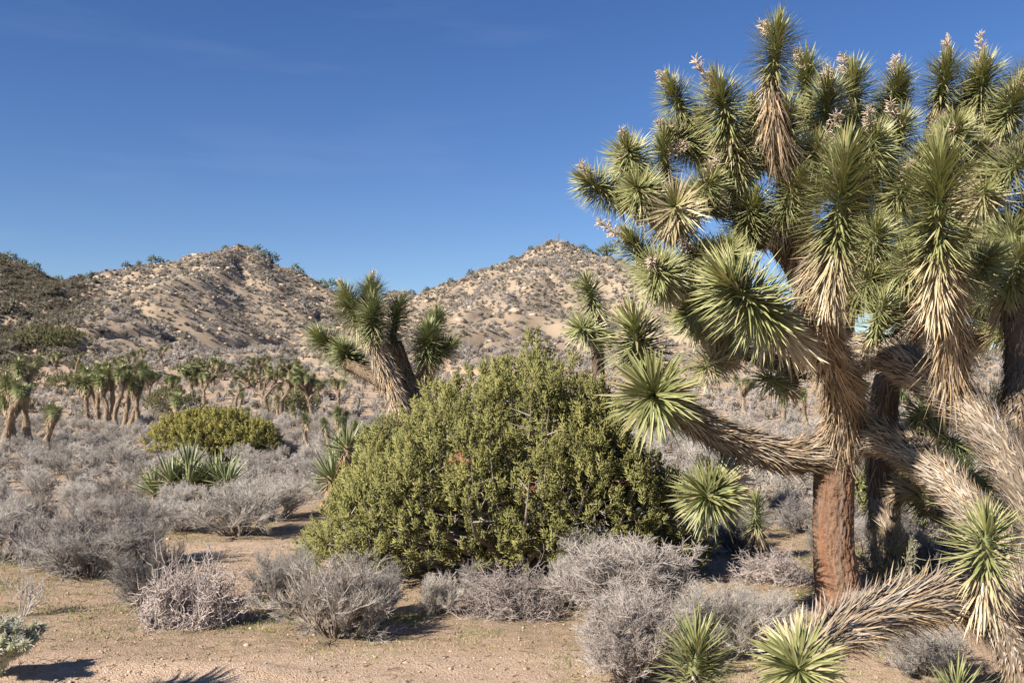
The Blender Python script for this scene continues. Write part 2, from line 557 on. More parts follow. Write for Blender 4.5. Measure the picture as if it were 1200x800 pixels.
def shrub(mesh, px, Y, wpx, hpx, label, cat='shrub', group=None, name='desert_shrub', base=.62, rz=None, hb=.62):
    """place a shrub: width and height in photo pixels at distance Y"""
    p = ground_at(px, Y)
    o = link(name, mesh, None, p - np.array([0, 0, .01]))
    co = np.array([v.co for v in mesh.vertices]) if mesh.name not in EXT else None
    if co is not None: EXT[mesh.name] = (np.percentile(np.hypot(co[:, 0], co[:, 1]), 98), np.percentile(co[:, 2], 99))
    eb, eh = EXT[mesh.name]
    s = wpx / FPX * Y / (2 * eb)
    o.scale = (s, s, min(hpx / FPX * Y / eh, 1.45 * s))
    o.rotation_euler.z = rng.uniform(0, 6.28) if rz is None else rz
    GREEN.append((p[0], p[1], s * .75))
    return tag(o, label, cat, group)


# ------------------------------------------------------------------ Joshua trees
G1, G2 = np.array([.145, .172, .063]), np.array([.29, .29, .13])
TANL, GREYL, PALE = np.array([.41, .295, .175]), np.array([.34, .27, .20]), np.array([.50, .42, .30])


def leafcols(n, r, dead, cool=0.0):
    """dead: 0 green .. 1 straw, per leaf"""
    k = r.uniform(0, 1, (n, 1))
    g = G1 * (1 - k) + G2 * k
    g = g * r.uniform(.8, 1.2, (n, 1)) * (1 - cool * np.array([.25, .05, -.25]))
    s = TANL * (1 - k) + (GREYL if False else PALE) * k
    s = s * r.uniform(.65, 1.15, (n, 1))
    d = dead[:, None]
    cb = g * (1 - d) + s * d
    ct = cb * .85 + np.array([.40, .34, .14]) * .25
    return cb, ct


def frame(a):
    a = a / np.linalg.norm(a)
    s = np.cross(a, [0, 0, 1.0]) if abs(a[2]) < .95 else np.cross(a, [1.0, 0, 0])
    s /= np.linalg.norm(s)
    return a, s, np.cross(a, s)


def rosette_leaves(P, axis, L, n, core, skirt, seed, cool=0.0, m=None, wid=.06, maxang=112, dry=0.0):
    """leaf bases, directions, lengths, widths and colours of one leaf head with its skirt of dead leaves"""
    r = np.random.default_rng(seed)
    a, s, t = frame(np.asarray(axis, float))
    m = int(n * .55) if m is None else m
    u = (np.arange(n) + .5) / n
    az = np.arange(n) * 2.39996 + r.uniform(0, .5, n)
    th = np.radians(np.where(u < .1, 6 + 36 * u / .1, 42 + (maxang - 42) * ((u - .1) / .9) ** .9) + r.normal(0, 11, n))
    rad = np.cos(az)[:, None] * s + np.sin(az)[:, None] * t
    D = np.cos(th)[:, None] * a + np.sin(th)[:, None] * rad
    B = P + a * (core * (.5 - u))[:, None] + rad * (.035 * np.minimum(1, u * 4))[:, None]
    LL = L * (.72 + .3 * np.sin(np.pi * np.clip(u * .8 + .15, 0, 1))) * r.uniform(.7, 1.1, n)
    dead = np.clip((u - .86) / .14, 0, 1) * r.uniform(.2, 1, n) + (r.uniform(0, 1, n) < .09) * r.uniform(.3, .9, n)
    dead = np.clip(np.maximum(dead, dry * r.uniform(.3, 1.3, n) * (u > .12)), 0, 1)
    cb, ct = leafcols(n, r, np.clip(dead, 0, 1), cool)
    cb[u < .12] *= np.array([1.15, 1.15, 1.0])
    if m and skirt > 0:
        v = r.uniform(0, 1, m)
        az2 = r.uniform(0, 2 * math.pi, m)
        th2 = np.radians(112 + 45 * v ** .7 + r.normal(0, 15, m))
        rad2 = np.cos(az2)[:, None] * s + np.sin(az2)[:, None] * t
        D2 = nrm(np.cos(th2)[:, None] * a + np.sin(th2)[:, None] * rad2 + np.array([0, 0, -.18]))
        B2 = P + a * (-core * .45 - v * skirt)[:, None] + rad2 * .05
        cb2, ct2 = leafcols(m, r, np.clip(.55 + v * 1.2 + r.normal(0, .2, m), 0, 1), cool)
        B, D = np.concatenate([B, B2]), np.concatenate([D, D2])
        LL = np.concatenate([LL, L * r.uniform(.5, .9, m)]); cb = np.concatenate([cb, cb2]); ct = np.concatenate([ct, ct2])
        dead = np.concatenate([dead, np.ones(m)])
    W = L * wid * r.uniform(.8, 1.15, len(B))
    bend = np.array([0, 0, -.18]) * r.uniform(-.15, 1, (len(B), 1)) ** 2 + r.normal(0, .06, (len(B), 3))
    return B, D, LL, W, cb, ct, a, bend, dead


def thatch(mb, p, r, seed, dens=420, L=.2, grey=.5, lay=18, top=1.0, wd=.010, bright=1.0, sect=(0, .5)):
    """dead leaves folded back along a branch, tips towards its foot"""
    rr = np.random.default_rng(seed)
    tan = nrm(np.gradient(p, axis=0))
    ln = np.r_[0, np.cumsum(np.linalg.norm(np.diff(p, axis=0), axis=1))]
    n = max(8, int(dens * ln[-1]))
    q = rr.uniform(0, ln[-1] * top, n)
    P = np.stack([np.interp(q, ln, p[:, k]) for k in range(3)], -1)
    T = nrm(np.stack([np.interp(q, ln, tan[:, k]) for k in range(3)], -1))
    R = np.interp(q, ln, r)
    rad = rdir(n, rr); rad = nrm(rad - T * (rad * T).sum(1, keepdims=True))
    th = np.radians(np.abs(rr.normal(lay, 13, n)))
    D = -T * np.cos(th)[:, None] + rad * np.sin(th)[:, None] + rr.normal(0, .2, (n, 3)) + np.array([0, 0, -.08])
    k = np.clip(rr.normal(grey, .3, n), 0, 1)[:, None]
    c = (np.array([.40, .275, .155]) * (1 - k) + np.array([.355, .315, .275]) * k) * rr.uniform(.35, 1.15, (n, 1)) * bright
    blades(mb, P + rad * (R * .96)[:, None], D, L * rr.uniform(.6, 1.15, n), wd * rr.uniform(.6, 1.2, n), c, c * 1.08, rad,
           sect=sect, prof=(1, .8)[:len(sect)])


def stalk(mb, P, axis, L, seed):
    """dried flower stalk with its open pods"""
    r = np.random.default_rng(seed)
    a, s, t = frame(np.asarray(axis, float))
    n = 7
    pts = P + a * (np.linspace(0, L, n))[:, None] + np.cumsum(r.normal(0, L * .03, (n, 3)), 0)
    c = np.array([.50, .405, .315])
    segs(mb, pts[:-1], pts[1:], .008, .007, c * .8, c * .8)
    m = 85
    u = r.uniform(.1, 1, m)
    B = np.stack([np.interp(u, np.linspace(0, 1, n), pts[:, k]) for k in range(3)], -1)
    D = nrm(a * .6 + rdir(m, r) * .9)
    ll = L * .26 * (1.15 - u) * r.uniform(.5, 1, m) + .015
    E = B + D * ll[:, None]
    segs(mb, B, E, .004, .003, c, c)
    segs(mb, E, E + nrm(D + .5 * rdir(m, r)) * .034, .0055, .002, c * 1.05, c * 1.15)


UNIT_LEAF = {}


def unit_leaf(k):
    """shared mesh of a single large leaf, 1 long along +Y"""
    if k not in UNIT_LEAF:
        r = np.random.default_rng(900 + k)
        mb = MB()
        cb, ct = leafcols(1, r, np.array([.0 if k < 4 else .75]))
        blades(mb, np.zeros((1, 3)), np.array([[0, 1., 0]]), 1.0, 1.0, cb, ct, np.array([0, 0, 1.]), np.array([[0, 0, -.05]]),
               sect=(0, .2, .45, .75), prof=(.75, 1, .9, .55))
        UNIT_LEAF[k] = mb.mesh('leaf', M_LEAF)
    return UNIT_LEAF[k]


def view_dir(d):
    """(right, up, towards camera) -> world direction"""
    return np.array([d[0], -d[2], d[1]], float)


class Joshua:
    def __init__(s, label, base, group=None, name='joshua_tree', seed=1):
        s.base = np.asarray(base, float)
        s.o = thing(name, label, 'tree', s.base, group)
        s.skel, s.seed = [], seed

    def branch(s, pts, rad, dens=650, L=.15, grey=.5, lay=18, name='branch', bark=False, n=14, top=1.0, bright=1.0):
        p, r = smooth_path(pts, rad, .035 if dens else .02)
        s.seed += 1
        mb = MB()
        tube(mb, p, r * (.93 if dens else 1), n, (.13, .095, .065), rough=.05, seed=s.seed)
        o = mb.obj(name, M_DEAD, s.o, True, s.base, (0, 0, 0))
        if dens:
            m2 = MB(); thatch(m2, p, r, s.seed + 50, dens, L, grey, lay, top, bright=bright, sect=(0, .5) if dens > 1000 else (0,), wd=.010 if dens > 1000 else .013)
            tag(m2.obj('dead_leaf_thatch', M_DEAD, o, False, s.base, (0, 0, 0)), kind='stuff')
        s.skel.append((p, r))
        return p

    def nearest(s, P):
        best = None
        for p, r in s.skel:
            d = np.linalg.norm(p - P, axis=1)
            i = int(d.argmin())
            if best is None or d[i] < best[0]: best = (d[i], p[i], r[i])
        return best

    def head(s, P, axis, L=.28, n=230, core=.2, skirt=.22, split=0, stk=0.0, cool=0.0, stub=True, m=None, sr=.075, wid=.06, maxang=112, dens=520, stkdir=None, dry=0.0):
        P = np.asarray(P, float); axis = np.asarray(axis, float) / np.linalg.norm(axis)
        s.seed += 1
        if stub and s.skel:
            d, q, r = s.nearest(P - axis * (core + .1))
            e0 = P - axis * core * .6
            if np.linalg.norm(e0 - q) > .12:
                k = np.linalg.norm(e0 - q)
                ctrl = [q, q + (e0 - axis * k * .45 - q) * .6, e0 - axis * k * .22, e0]
                s.branch(ctrl, [min(r, sr * 1.15), sr * 1.1, sr, sr * .8], dens=dens, grey=.45)
        B, D, LL, W, cb, ct, a, bend, dead = rosette_leaves(P, axis, L, n, core, skirt, s.seed, cool, m, wid, maxang, dry)
        mb = MB()
        mb2 = MB()
        keep = np.ones(len(B), bool)
        picks = []
        if split:
            toc = nrm(CAM - P)
            score = (D @ toc) * .5 + rng.uniform(0, 1, len(B)) - dead * .6
            picks = np.argsort(-score)[:split]
            keep[picks] = False
        sc_ = dict() if split else dict(sect=(0, .5), prof=(.9, .85))
        blades(mb, B[keep], D[keep], LL[keep], W[keep], cb[keep], ct[keep], a, bend[keep], **sc_)
        pth = np.array([P - a * core * .7, P, P + a * core * .45])
        tube(mb, pth, np.array([.05, .045, .01]), 7, (.16, .17, .07))
        o = mb.obj('leaf_head', M_LEAF, s.o, False, P, P - s.base)
        for q in picks:
            lf = link('leaf', unit_leaf(int(rng.integers(0, 4)) if dead[q] < .5 else 4), o)
            y = D[q]; x = np.cross(y, a); x /= np.linalg.norm(x) + 1e-9; z = np.cross(x, y)
            mm = np.eye(4); mm[:3, 0] = x * W[q]; mm[:3, 1] = y * LL[q]; mm[:3, 2] = z * W[q]; mm[:3, 3] = B[q] - P
            lf.matrix_local = Matrix(mm.tolist())
        if stk:
            stalk(mb2, P + a * core * .3, axis if stkdir is None else stkdir, stk, s.seed)
            mb2.obj('seed_stalk', M_DEAD, o, False, P, (0, 0, 0))
        return o


# ---- the large Joshua tree beside the road
TB = ground_at(978, 8.5)
big = Joshua('large multi-armed Joshua tree with reddish brown bark trunk and drooping thatched arms', TB, None, seed=100)


def pts(*a): return [at(*q) for q in a]


def bark_trunk(tree, ctrl, rad, n=40, seed=3):
    p, r = smooth_path(ctrl, rad, .012)
    mb = MB()
    m = len(p)
    a = np.arange(n) * 2 * math.pi / n
    Z, A = np.meshgrid(np.arange(m) * .012, a, indexing='ij')
    f = fbm(np.cos(A) * 3.2 + 5 + np.sin(A) * 1.3, np.sin(A) * 3.2 + Z * 1.6 + seed, 4, 1.0)
    g = fbm(A * 4.2 + .5 * f, Z * 7.0, 4, 1.0)
    crack = np.clip(.16 - np.abs(g), 0, .16) / .16
    R = r[:, None] * (1 + .035 * f) - .014 * crack + .010 * fbm(A * 13, Z * 7, 3, 1.0)
    tan = nrm(np.gradient(p, axis=0)); s = nrm(np.cross(tan, [0, 1., 0])); t = np.cross(tan, s)
    V = p[:, None] + R[..., None] * (np.cos(A)[..., None] * s[:, None] + np.sin(A)[..., None] * t[:, None])
    i, j = np.meshgrid(np.arange(m - 1), np.arange(n), indexing='ij')
    Q = np.stack([i * n + j, i * n + (j + 1) % n, (i + 1) * n + (j + 1) % n, (i + 1) * n + j], -1).reshape(-1, 4)
    C = (np.array([.28, .175, .12]) + .10 * np.clip(fbm(A * 2.2, Z * .9, 2, 1.0), -.3, 1)[..., None] * np.array([1.2, -.2, -.6])) * (1 - crack[..., None] * .55) * (1 + .3 * f[..., None])
    mb.add(V.reshape(-1, 3), C.reshape(-1, 3), Q)
    o = mb.obj('trunk', M_BARK, tree.o, True, tree.base, (0, 0, 0))
    tree.skel.append((p, r))
    return o


b0 = TB - np.array([0, 0, .1])
bark_trunk(big, [b0, TB + np.array([0, 0, .15])] + pts((977, 640, 8.5), (977, 570, 8.5), (980, 520, 8.5), (983, 500, 8.5)),
           [.235, .195, .168, .168, .175, .15], n=110)
S = big.branch
S(pts((985, 522, 8.5), (935, 535, 8.4), (885, 525, 8.25), (835, 505, 8.1), (798, 482, 8.0), (776, 468, 7.92)), [.15, .15, .14, .13, .11, .08], L=.15, dens=1300, grey=.45)
S(pts((985, 540, 8.5), (990, 470, 8.1), (968, 410, 7.5), (955, 355, 7.1), (968, 300, 6.8), (982, 262, 6.6)), [.15, .165, .15, .135, .11, .08], L=.18, dens=1300, grey=.3)
S(pts((958, 392, 7.4), (930, 385, 7.1), (905, 375, 6.8), (890, 365, 6.7)), [.11, .1, .09, .07])
S(pts((985, 520, 8.7), (975, 420, 8.9), (940, 325, 8.9), (905, 275, 8.8), (862, 240, 8.6), (845, 200, 8.5)), [.16, .15, .13, .12, .11, .08], dens=200)
S(pts((940, 325, 8.9), (935, 250, 8.5), (912, 170, 8.0), (906, 110, 7.8)), [.12, .11, .1, .07], dens=600, grey=.15, L=.26)
S(pts((975, 420, 8.9), (1000, 300, 9.0), (1003, 220, 8.9), (1000, 150, 8.8)), [.14, .12, .1, .07])
S(pts((1000, 300, 9.0), (1050, 235, 9.1), (1095, 170, 9.0), (1105, 130, 8.9)), [.12, .1, .09, .07])
S(pts((1050, 235, 9.1), (1120, 215, 8.9), (1170, 190, 8.7), (1215, 150, 8.6)), [.11, .1, .09, .07])
S(pts((905, 275, 8.8), (860, 290, 8.5), (815, 305, 8.3), (785, 318, 8.1)), [.1, .09, .08, .06], dens=300)
S(pts((862, 245, 8.6), (815, 235, 8.4), (770, 222, 8.2), (740, 215, 8.1)), [.1, .09, .08, .06])
S(pts((975, 440, 8.9), (910, 425, 9.1), (865, 410, 9.1), (840, 400, 9.0)), [.1, .08, .07, .06], dens=300)
# right arms
S(pts((985, 520, 8.5), (1035, 512, 8.1), (1095, 552, 7.5), (1150, 612, 6.9), (1190, 680, 6.4), (1225, 790, 6.1), (1235, 870, 6.0)),
  [.15, .14, .13, .128, .13, .15, .17], L=.11, dens=2100, grey=.6, lay=11)
S(pts((990, 430, 8.3), (1025, 410, 7.9), (1065, 430, 7.5), (1125, 470, 7.1), (1175, 530, 6.8), (1220, 610, 6.6), (1255, 740, 6.5), (1260, 850, 6.4)),
  [.12, .135, .14, .14, .145, .15, .16, .18], L=.11, dens=2100, grey=.68, lay=11)
S(pts((1118, 468, 7.1), (1112, 400, 6.9), (1110, 345, 6.7), (1102, 290, 6.5)), [.11, .10, .1, .07], dens=650, grey=.2, L=.28)
S(pts((1182, 535, 6.8), (1195, 450, 7.3), (1192, 380, 7.5), (1190, 330, 7.6)), [.12, .11, .1, .07], dens=600, grey=.3)
S(pts((1212, 860, 5.5), (1188, 770, 5.6), (1165, 715, 5.65), (1155, 672, 5.6)), [.1, .085, .08, .06], dens=1500, L=.045, lay=30, grey=.6)
S(pts((1172, 735, 5.7), (1120, 700, 5.8), (1050, 712, 5.65), (985, 738, 5.5), (945, 768, 5.3)), [.08, .095, .10, .095, .07], dens=1900, L=.19, grey=.5, lay=20)

H = big.head


def hd(px, py, Y, d, **k):
    if 'split' not in k:
        k['L'] = k['L'] * .99; k['core'] = .9 * max(k.get('core', 0), .4); d = (d[0], d[1], d[2] + .28); k.setdefault('maxang', 122); k.setdefault('n', 520); k.setdefault('m', 110); k.setdefault('wid', .05)
    return H(at(px, py, Y), view_dir(d), **k)


hd(908, 62, 7.8, (.05, 1, .1), L=.27, core=.38, skirt=.5, m=260, stk=.16, stkdir=(-.6, 0, .8))
hd(848, 128, 8.0, (-.35, .9, .2), L=.29, core=.36, skirt=.4, m=200, stk=.3, stkdir=(-.6, -.1, .75))
hd(795, 122, 8.5, (-.45, .85, .2), L=.22, stk=.22, stkdir=(-.5, 0, .8))
hd(800, 165, 8.5, (-.8, .4, .3), L=.22, stk=.18)
hd(862, 190, 8.2, (-.3, .7, .5), L=.27, skirt=.3)
hd(737, 190, 8.1, (-.2, .55, .8), L=.23, stk=.2, stkdir=(-.3, -.2, .9))
hd(706, 222, 8.1, (-.85, .35, .25), L=.22, stk=.2, stkdir=(-.4, 0, .9), skirt=.3)
hd(752, 228, 8.0, (-.4, .2, .8), L=.24)
hd(790, 248, 7.9, (-.15, .1, .95), L=.31, n=240, m=260, maxang=105, dry=.85)
hd(822, 228, 8.2, (.3, .5, .7), L=.23, stk=.24, stkdir=(.2, -.4, .8))
hd(778, 192, 8.4, (-.1, .9, .1), L=.22, stk=.22, stkdir=(.8, -.3, .3))
hd(772, 322, 7.9, (-.35, .3, .85), L=.25, stk=.2)
hd(752, 298, 8.1, (-.6, .7, .1), L=.22, stk=.3, stkdir=(-.8, 0, .6))
hd(812, 310, 8.1, (.2, .5, .6), L=.22, stk=.2, stkdir=(-.6, -.4, .5))
hd(848, 305, 8.0, (-.05, .2, .95), L=.25)
hd(877, 257, 8.3, (.1, .8, .5), L=.25)
hd(835, 345, 8.3, (-.3, .5, .7), L=.25)
hd(815, 370, 8.9, (-.5, .3, .7), L=.26, m=200)
hd(855, 395, 8.9, (-.2, .1, .9), L=.26, n=200, m=240, dry=.6)
hd(835, 425, 8.9, (-.6, -.3, .5), L=.26, n=160, m=240, dry=.8)
hd(985, 238, 6.5, (.05, 1, .25), L=.32, core=.6, skirt=.35, n=860, m=300, split=30, wid=.042, maxang=124)
hd(878, 352, 6.6, (-.7, .55, .45), L=.33, core=.5, skirt=.3, n=560, m=150, split=40, wid=.05, maxang=120)
hd(748, 402, 7.95, (-.25, .9, .35), L=.34, core=.34, n=280, m=30, split=35, wid=.06)
hd(766, 462, 7.72, (-.12, -.05, 1), L=.39, core=.22, n=250, m=120, split=60, wid=.065)
hd(832, 578, 7.8, (-.55, -.15, .8), L=.31, core=.22, n=260, m=200, skirt=.3, split=45, wid=.06)
hd(905, 446, 8.9, (-.7, .2, .6), L=.2, n=130, skirt=.3)
hd(1030, 372, 7.6, (.05, .95, .35), L=.22, core=.2, n=170, m=30)
hd(1100, 245, 6.5, (-.05, 1, .25), L=.33, core=.64, skirt=.35, n=900, m=300, split=20, wid=.042, maxang=124)
hd(968, 128, 8.4, (-.1, .9, .3), L=.28, core=.26, skirt=.35, m=180, stk=.25)
hd(1000, 110, 8.7, (-.2, 1, .25), L=.27, core=.3, stk=.26, stkdir=(-.3, 0, .9))
hd(1046, 112, 8.9, (.22, 1, .3), L=.24, core=.3, stk=.28, stkdir=(.05, 0, 1))
hd(1105, 98, 8.9, (.05, 1, .1), L=.27, core=.36, stk=.3, stkdir=(0, 0, 1), skirt=.3)
hd(1150, 102, 8.8, (-.15, 1, .35), L=.27, core=.36, stk=.34, stkdir=(-.1, 0, 1))
hd(1113, 165, 8.5, (-.1, .5, .8), L=.26, stk=.1)
hd(1183, 130, 8.6, (.1, .9, .3), L=.27, core=.3, stk=.25)
hd(1188, 195, 8.0, (.5, .6, .5), L=.30, core=.3, m=260, skirt=.4)
hd(1176, 285, 7.6, (.1, .5, .85), L=.25)
hd(1140, 318, 7.2, (.3, .5, .7), L=.25)
hd(1048, 165, 8.6, (.1, .8, .5), L=.26, stk=.28, stkdir=(-.4, -.5, .6))
hd(1020, 180, 8.4, (-.1, .7, .6), L=.26, stk=.3, stkdir=(-.3, -.5, .6))
hd(955, 190, 8.2, (-.2, .6, .6), L=.26, stk=.35, stkdir=(.3, -.5, .7))
hd(1055, 225, 8.4, (.1, .7, .6), L=.27, stk=.2)
hd(1150, 235, 8.2, (-.3, .3, .8), L=.28, n=240, m=240, dry=.6)
hd(925, 230, 8.2, (.2, .8, .4), L=.25)
hd(1060, 320, 8.0, (-.1, .3, .9), L=.26)
hd(1020, 290, 8.1, (0, .8, .6), L=.27)
hd(1188, 320, 7.4, (.0, .9, .4), L=.27, core=.3)
hd(1200, 250, 8.2, (.3, .8, .4), L=.27)
hd(1155, 640, 5.6, (-.05, 1, .25), L=.26, core=.24, n=210, m=220, skirt=.22, split=30, wid=.055)
hd(935, 780, 5.2, (-.25, -.05, .9), L=.26, core=.2, n=170, m=200, skirt=.35, split=40, wid=.06)

for k, (px, py, Y) in enumerate([(830, 165, 8.7), (885, 150, 8.8), (945, 100, 8.9), (925, 150, 8.8), (985, 170, 8.8), (1075, 195, 8.9), (1130, 195, 8.7), (1165, 160, 9.0),
                                 (1195, 100, 9.0), (1035, 250, 8.6), (1070, 275, 8.4), (1140, 275, 8.5), (1165, 340, 8.2), (1130, 360, 8.4), (1080, 350, 8.4), (1010, 335, 8.2), 
                                 (1040, 130, 9.2), (1130, 120, 9.2), (1195, 380, 8.2)]):
    c_ = np.array([px - 975, 330 - py], float) / 220
    hd(px, py, Y, (c_[0] + rng.normal(0, .2), max(.1, c_[1]) + .3, .45 + rng.normal(0, .25)), L=.27, m=int(rng.integers(60, 220)), stk=float(rng.choice([0, 0, .22, .28])),
       stkdir=(rng.normal(0, .4), -.3, .9))

# ---- shaded Joshua tree behind it
p2 = ground_at(1036, 10.2)
jb = Joshua('shaggy Joshua tree in shade close behind the large bark trunk', p2, None, seed=300)
jb.branch([p2 - [0, 0, .1]] + pts((1036, 600, 10.2), (1033, 520, 10.1), (1040, 440, 10)), [.17, .16, .17, .13], dens=500, L=.24, grey=.3)
jb.branch(pts((1034, 540, 10.1), (1070, 510, 9.9), (1100, 500, 9.7)), [.1, .1, .08])
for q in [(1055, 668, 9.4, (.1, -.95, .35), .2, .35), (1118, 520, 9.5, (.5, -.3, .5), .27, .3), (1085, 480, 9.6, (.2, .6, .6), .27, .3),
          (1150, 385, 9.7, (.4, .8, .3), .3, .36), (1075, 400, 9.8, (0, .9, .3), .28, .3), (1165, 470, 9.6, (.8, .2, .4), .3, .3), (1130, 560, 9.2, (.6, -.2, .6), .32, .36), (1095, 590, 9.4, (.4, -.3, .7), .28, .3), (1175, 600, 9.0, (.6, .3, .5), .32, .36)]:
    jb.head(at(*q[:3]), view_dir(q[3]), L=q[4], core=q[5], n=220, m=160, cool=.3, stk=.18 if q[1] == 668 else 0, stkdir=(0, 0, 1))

# ---- young single-headed Joshua plants near the road
for px, Y, tz, L, n, lab in [(812, 5.3, .36, .27, 240, 'young stemless Joshua plant with upright green leaves beside pale twiggy shrub'),
                             (1110, 5.15, .20, .22, 170, 'small green Joshua sprout under the golden thatched low branch'),
                             (1172, 5.0, .14, .2, 150, 'little Joshua sprout beside the pale scaly stem at road edge'),
                             (-60, 5.35, .75, .33, 240, 'young Joshua plant on a bare stem beside the spiny cholla')]:
    g0 = ground_at(px, Y)
    j = Joshua(lab, g0, 'young Joshua plants', 'young_joshua_plant', seed=int(400 + px))
    j.branch([g0 - [0, 0, .06], g0 + [0, 0, tz * .5], g0 + [0, 0, tz]], [.05, .05, .04], dens=200, L=.16, name='stem')
    j.head(g0 + [0, 0, tz], (0.05, -.12, 1), L=L, core=.24, n=n, m=40, skirt=.1, stub=False, wid=.05, maxang=80)

# sapling in the juniper's shade
g0 = ground_at(884, 11.0)
j = Joshua('short Joshua sapling on a thin stem between juniper and bark trunk', g0, None, seed=470)
j.branch([g0 - [0, 0, .05], g0 + [.02, 0, .2], g0 + [0, 0, .45]], [.05, .045, .045], dens=150, L=.18, name='stem')
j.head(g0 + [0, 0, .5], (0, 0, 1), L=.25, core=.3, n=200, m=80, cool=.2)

# ---- Joshua tree with four arms behind the large juniper
g0 = ground_at(478, 14.0)
jc = Joshua('Joshua tree with several dark green heads rising behind the large juniper', g0, None, seed=500)
jc.branch([g0 - [0, 0, .1]] + pts((482, 520, 14), (468, 475, 14), (450, 428, 13.9), (438, 395, 13.8), (435, 375, 13.8)), [.17, .165, .155, .145, .135, .1], dens=1100, L=.17, grey=.45, lay=11, bright=1.45)
jc.branch(pts((490, 560, 14.2), (488, 495, 14.3), (484, 462, 14.3), (474, 432, 14.3), (464, 402, 14.2)), [.14, .13, .12, .10, .09], dens=800, L=.15, grey=.2, lay=12, bright=1.3)
jc.branch(pts((486, 478, 14.3), (494, 450, 14.3), (502, 430, 14.2), (506, 415, 14.2)), [.17, .15, .12, .09], dens=350, L=.25, grey=.2)
jc.branch(pts((450, 450, 13.9), (425, 435, 14.4), (405, 425, 14.7)), [.1, .09, .08], dens=300, grey=.15)
for q in [(436, 378, 13.7, (-.05, .95, .3), .33, .42, .0), (435, 350, 14.1, (.0, 1, 0), .32, .3, .3), (412, 362, 14.0, (-.35, .9, .1), .33, .4, .35),
          (463, 378, 14.3, (.2, .95, .0), .32, .5, 0), (386, 402, 15.0, (-.75, .55, .3), .34, .4, 0), (410, 418, 14.8, (-.45, .5, .5), .32, .4, 0),
          (500, 405, 14.1, (.05, .95, .3), .33, .4, 0), (508, 385, 14.4, (.2, .95, 0), .31, .36, 0), (516, 412, 14.3, (.7, .5, 0), .3, .3, 0)]:
    jc.head(at(*q[:3]), view_dir(q[3]), L=q[4], core=q[5] * 1.05, n=560, m=60, skirt=.14, cool=.4, stk=q[6], sr=.065,
            stkdir=(-.35, 0, .9) if q[0] == 412 else None, wid=.055)
g0 = ground_at(704, 12.5)
js = Joshua('slender Joshua tree with two heads one above the other behind the juniper', g0, None, seed=600)
js.branch([g0 - [0, 0, .1]] + pts((703, 520, 12.5), (702, 450, 12.5), (700, 395, 12.4), (697, 365, 12.3)), [.1, .09, .08, .08, .06], dens=250)
js.head(at(692, 345, 12.2), view_dir((-.3, .9, .3)), L=.3, core=.3, n=220, m=220, skirt=.35, cool=.1)
js.head(at(686, 386, 12.1), view_dir((-.6, .1, .7)), L=.28, core=.24, n=180, m=160, skirt=.25, cool=.1)

# ---- Joshua trees of the brush field: shared leaf heads, each tree with its own limbs
HEADS = []
for k in range(5):
    mb = MB()
    B, D, LL, W, cb, ct, a, bend, dead = rosette_leaves(np.zeros(3), np.array([0, 0, 1.]), .23, 260, .30, .2, 700 + k, .3, m=70, wid=.10, maxang=138)
    blades(mb, B, D, LL, W, cb, ct, a, bend, sect=(0, .5), prof=(.9, .8))
    HEADS.append(mb.mesh('leaf_head', M_LEAF))


def put_head(parent, P, axis, scale):
    scale = scale * 1.08
    o = link('leaf_head', HEADS[int(rng.integers(0, 5))], parent, P)
    q = Vector(tuple(axis)).to_track_quat('Z', 'Y')
    o.rotation_mode = 'QUATERNION'
    o.rotation_quaternion = q
    o.scale = (scale * 1.12, scale * 1.12, scale * rng.uniform(.9, 1.1))
    return o


def field_joshua(px, Y, hpx, label, group=None, seed=1, levels=2, lean=0.0, fork=2, hs=1.2, tr=.14, spread=.6, first=.55, name='joshua_tree'):
    """forking tree; hpx = height in photo pixels"""
    r = np.random.default_rng(seed)
    g = ground_at(px, Y)
    o = thing(name, label, 'tree', g, group)
    Ht = hpx / FPX * Y
    mb = MB(); heads = []

    def grow(p, d, L, rad, lv):
        bend = r.normal(0, .16, 3)
        e = p + d * L
        mid = (p + e) / 2 + bend * L * .5
        pp, rr = smooth_path([p, mid, e], [rad, rad * .9, rad * .8], .15)
        tube(mb, pp, rr * .85, 8, (.25, .185, .13), rough=.16, seed=int(r.integers(1e6)))
        thatch(mb, pp, rr * .85, int(r.integers(1e6)), 80, .24, .35, 17, wd=.034, sect=(0,))
        if lv < levels and lv > 0 and r.random() < .18: lv = 0
        if lv == 0:
            heads.append((e + d * .1, nrm(d + np.array([0, 0, .25]))))
            return
        k = fork + (1 if r.random() < .35 else 0)
        a0 = r.uniform(0, 6.28)
        for i in range(k):
            a = a0 + i * 6.28 / k + r.normal(0, .3)
            nd_ = nrm(d + spread * np.array([math.cos(a), math.sin(a), .15]) * r.uniform(.7, 1.3) + np.array([0, 0, .15]))
            grow(e - d * .03, nd_, L0 * r.uniform(.75, 1.2), rad * .74, lv - 1)
    L0 = Ht * (1 - first) / max(1, levels + .5)
    d0 = nrm(np.array([lean, r.normal(0, .05), 1.0]))
    grow(np.array([0, 0, -.08]), d0, Ht * (first if levels else .78), tr, levels)
    mb.obj('trunk', M_DEAD, o, True)
    for p, d in heads: put_head(o, p, d, hs * r.uniform(.85, 1.15))
    return o


J = field_joshua
GJ = 'Joshua trees of the brush field'
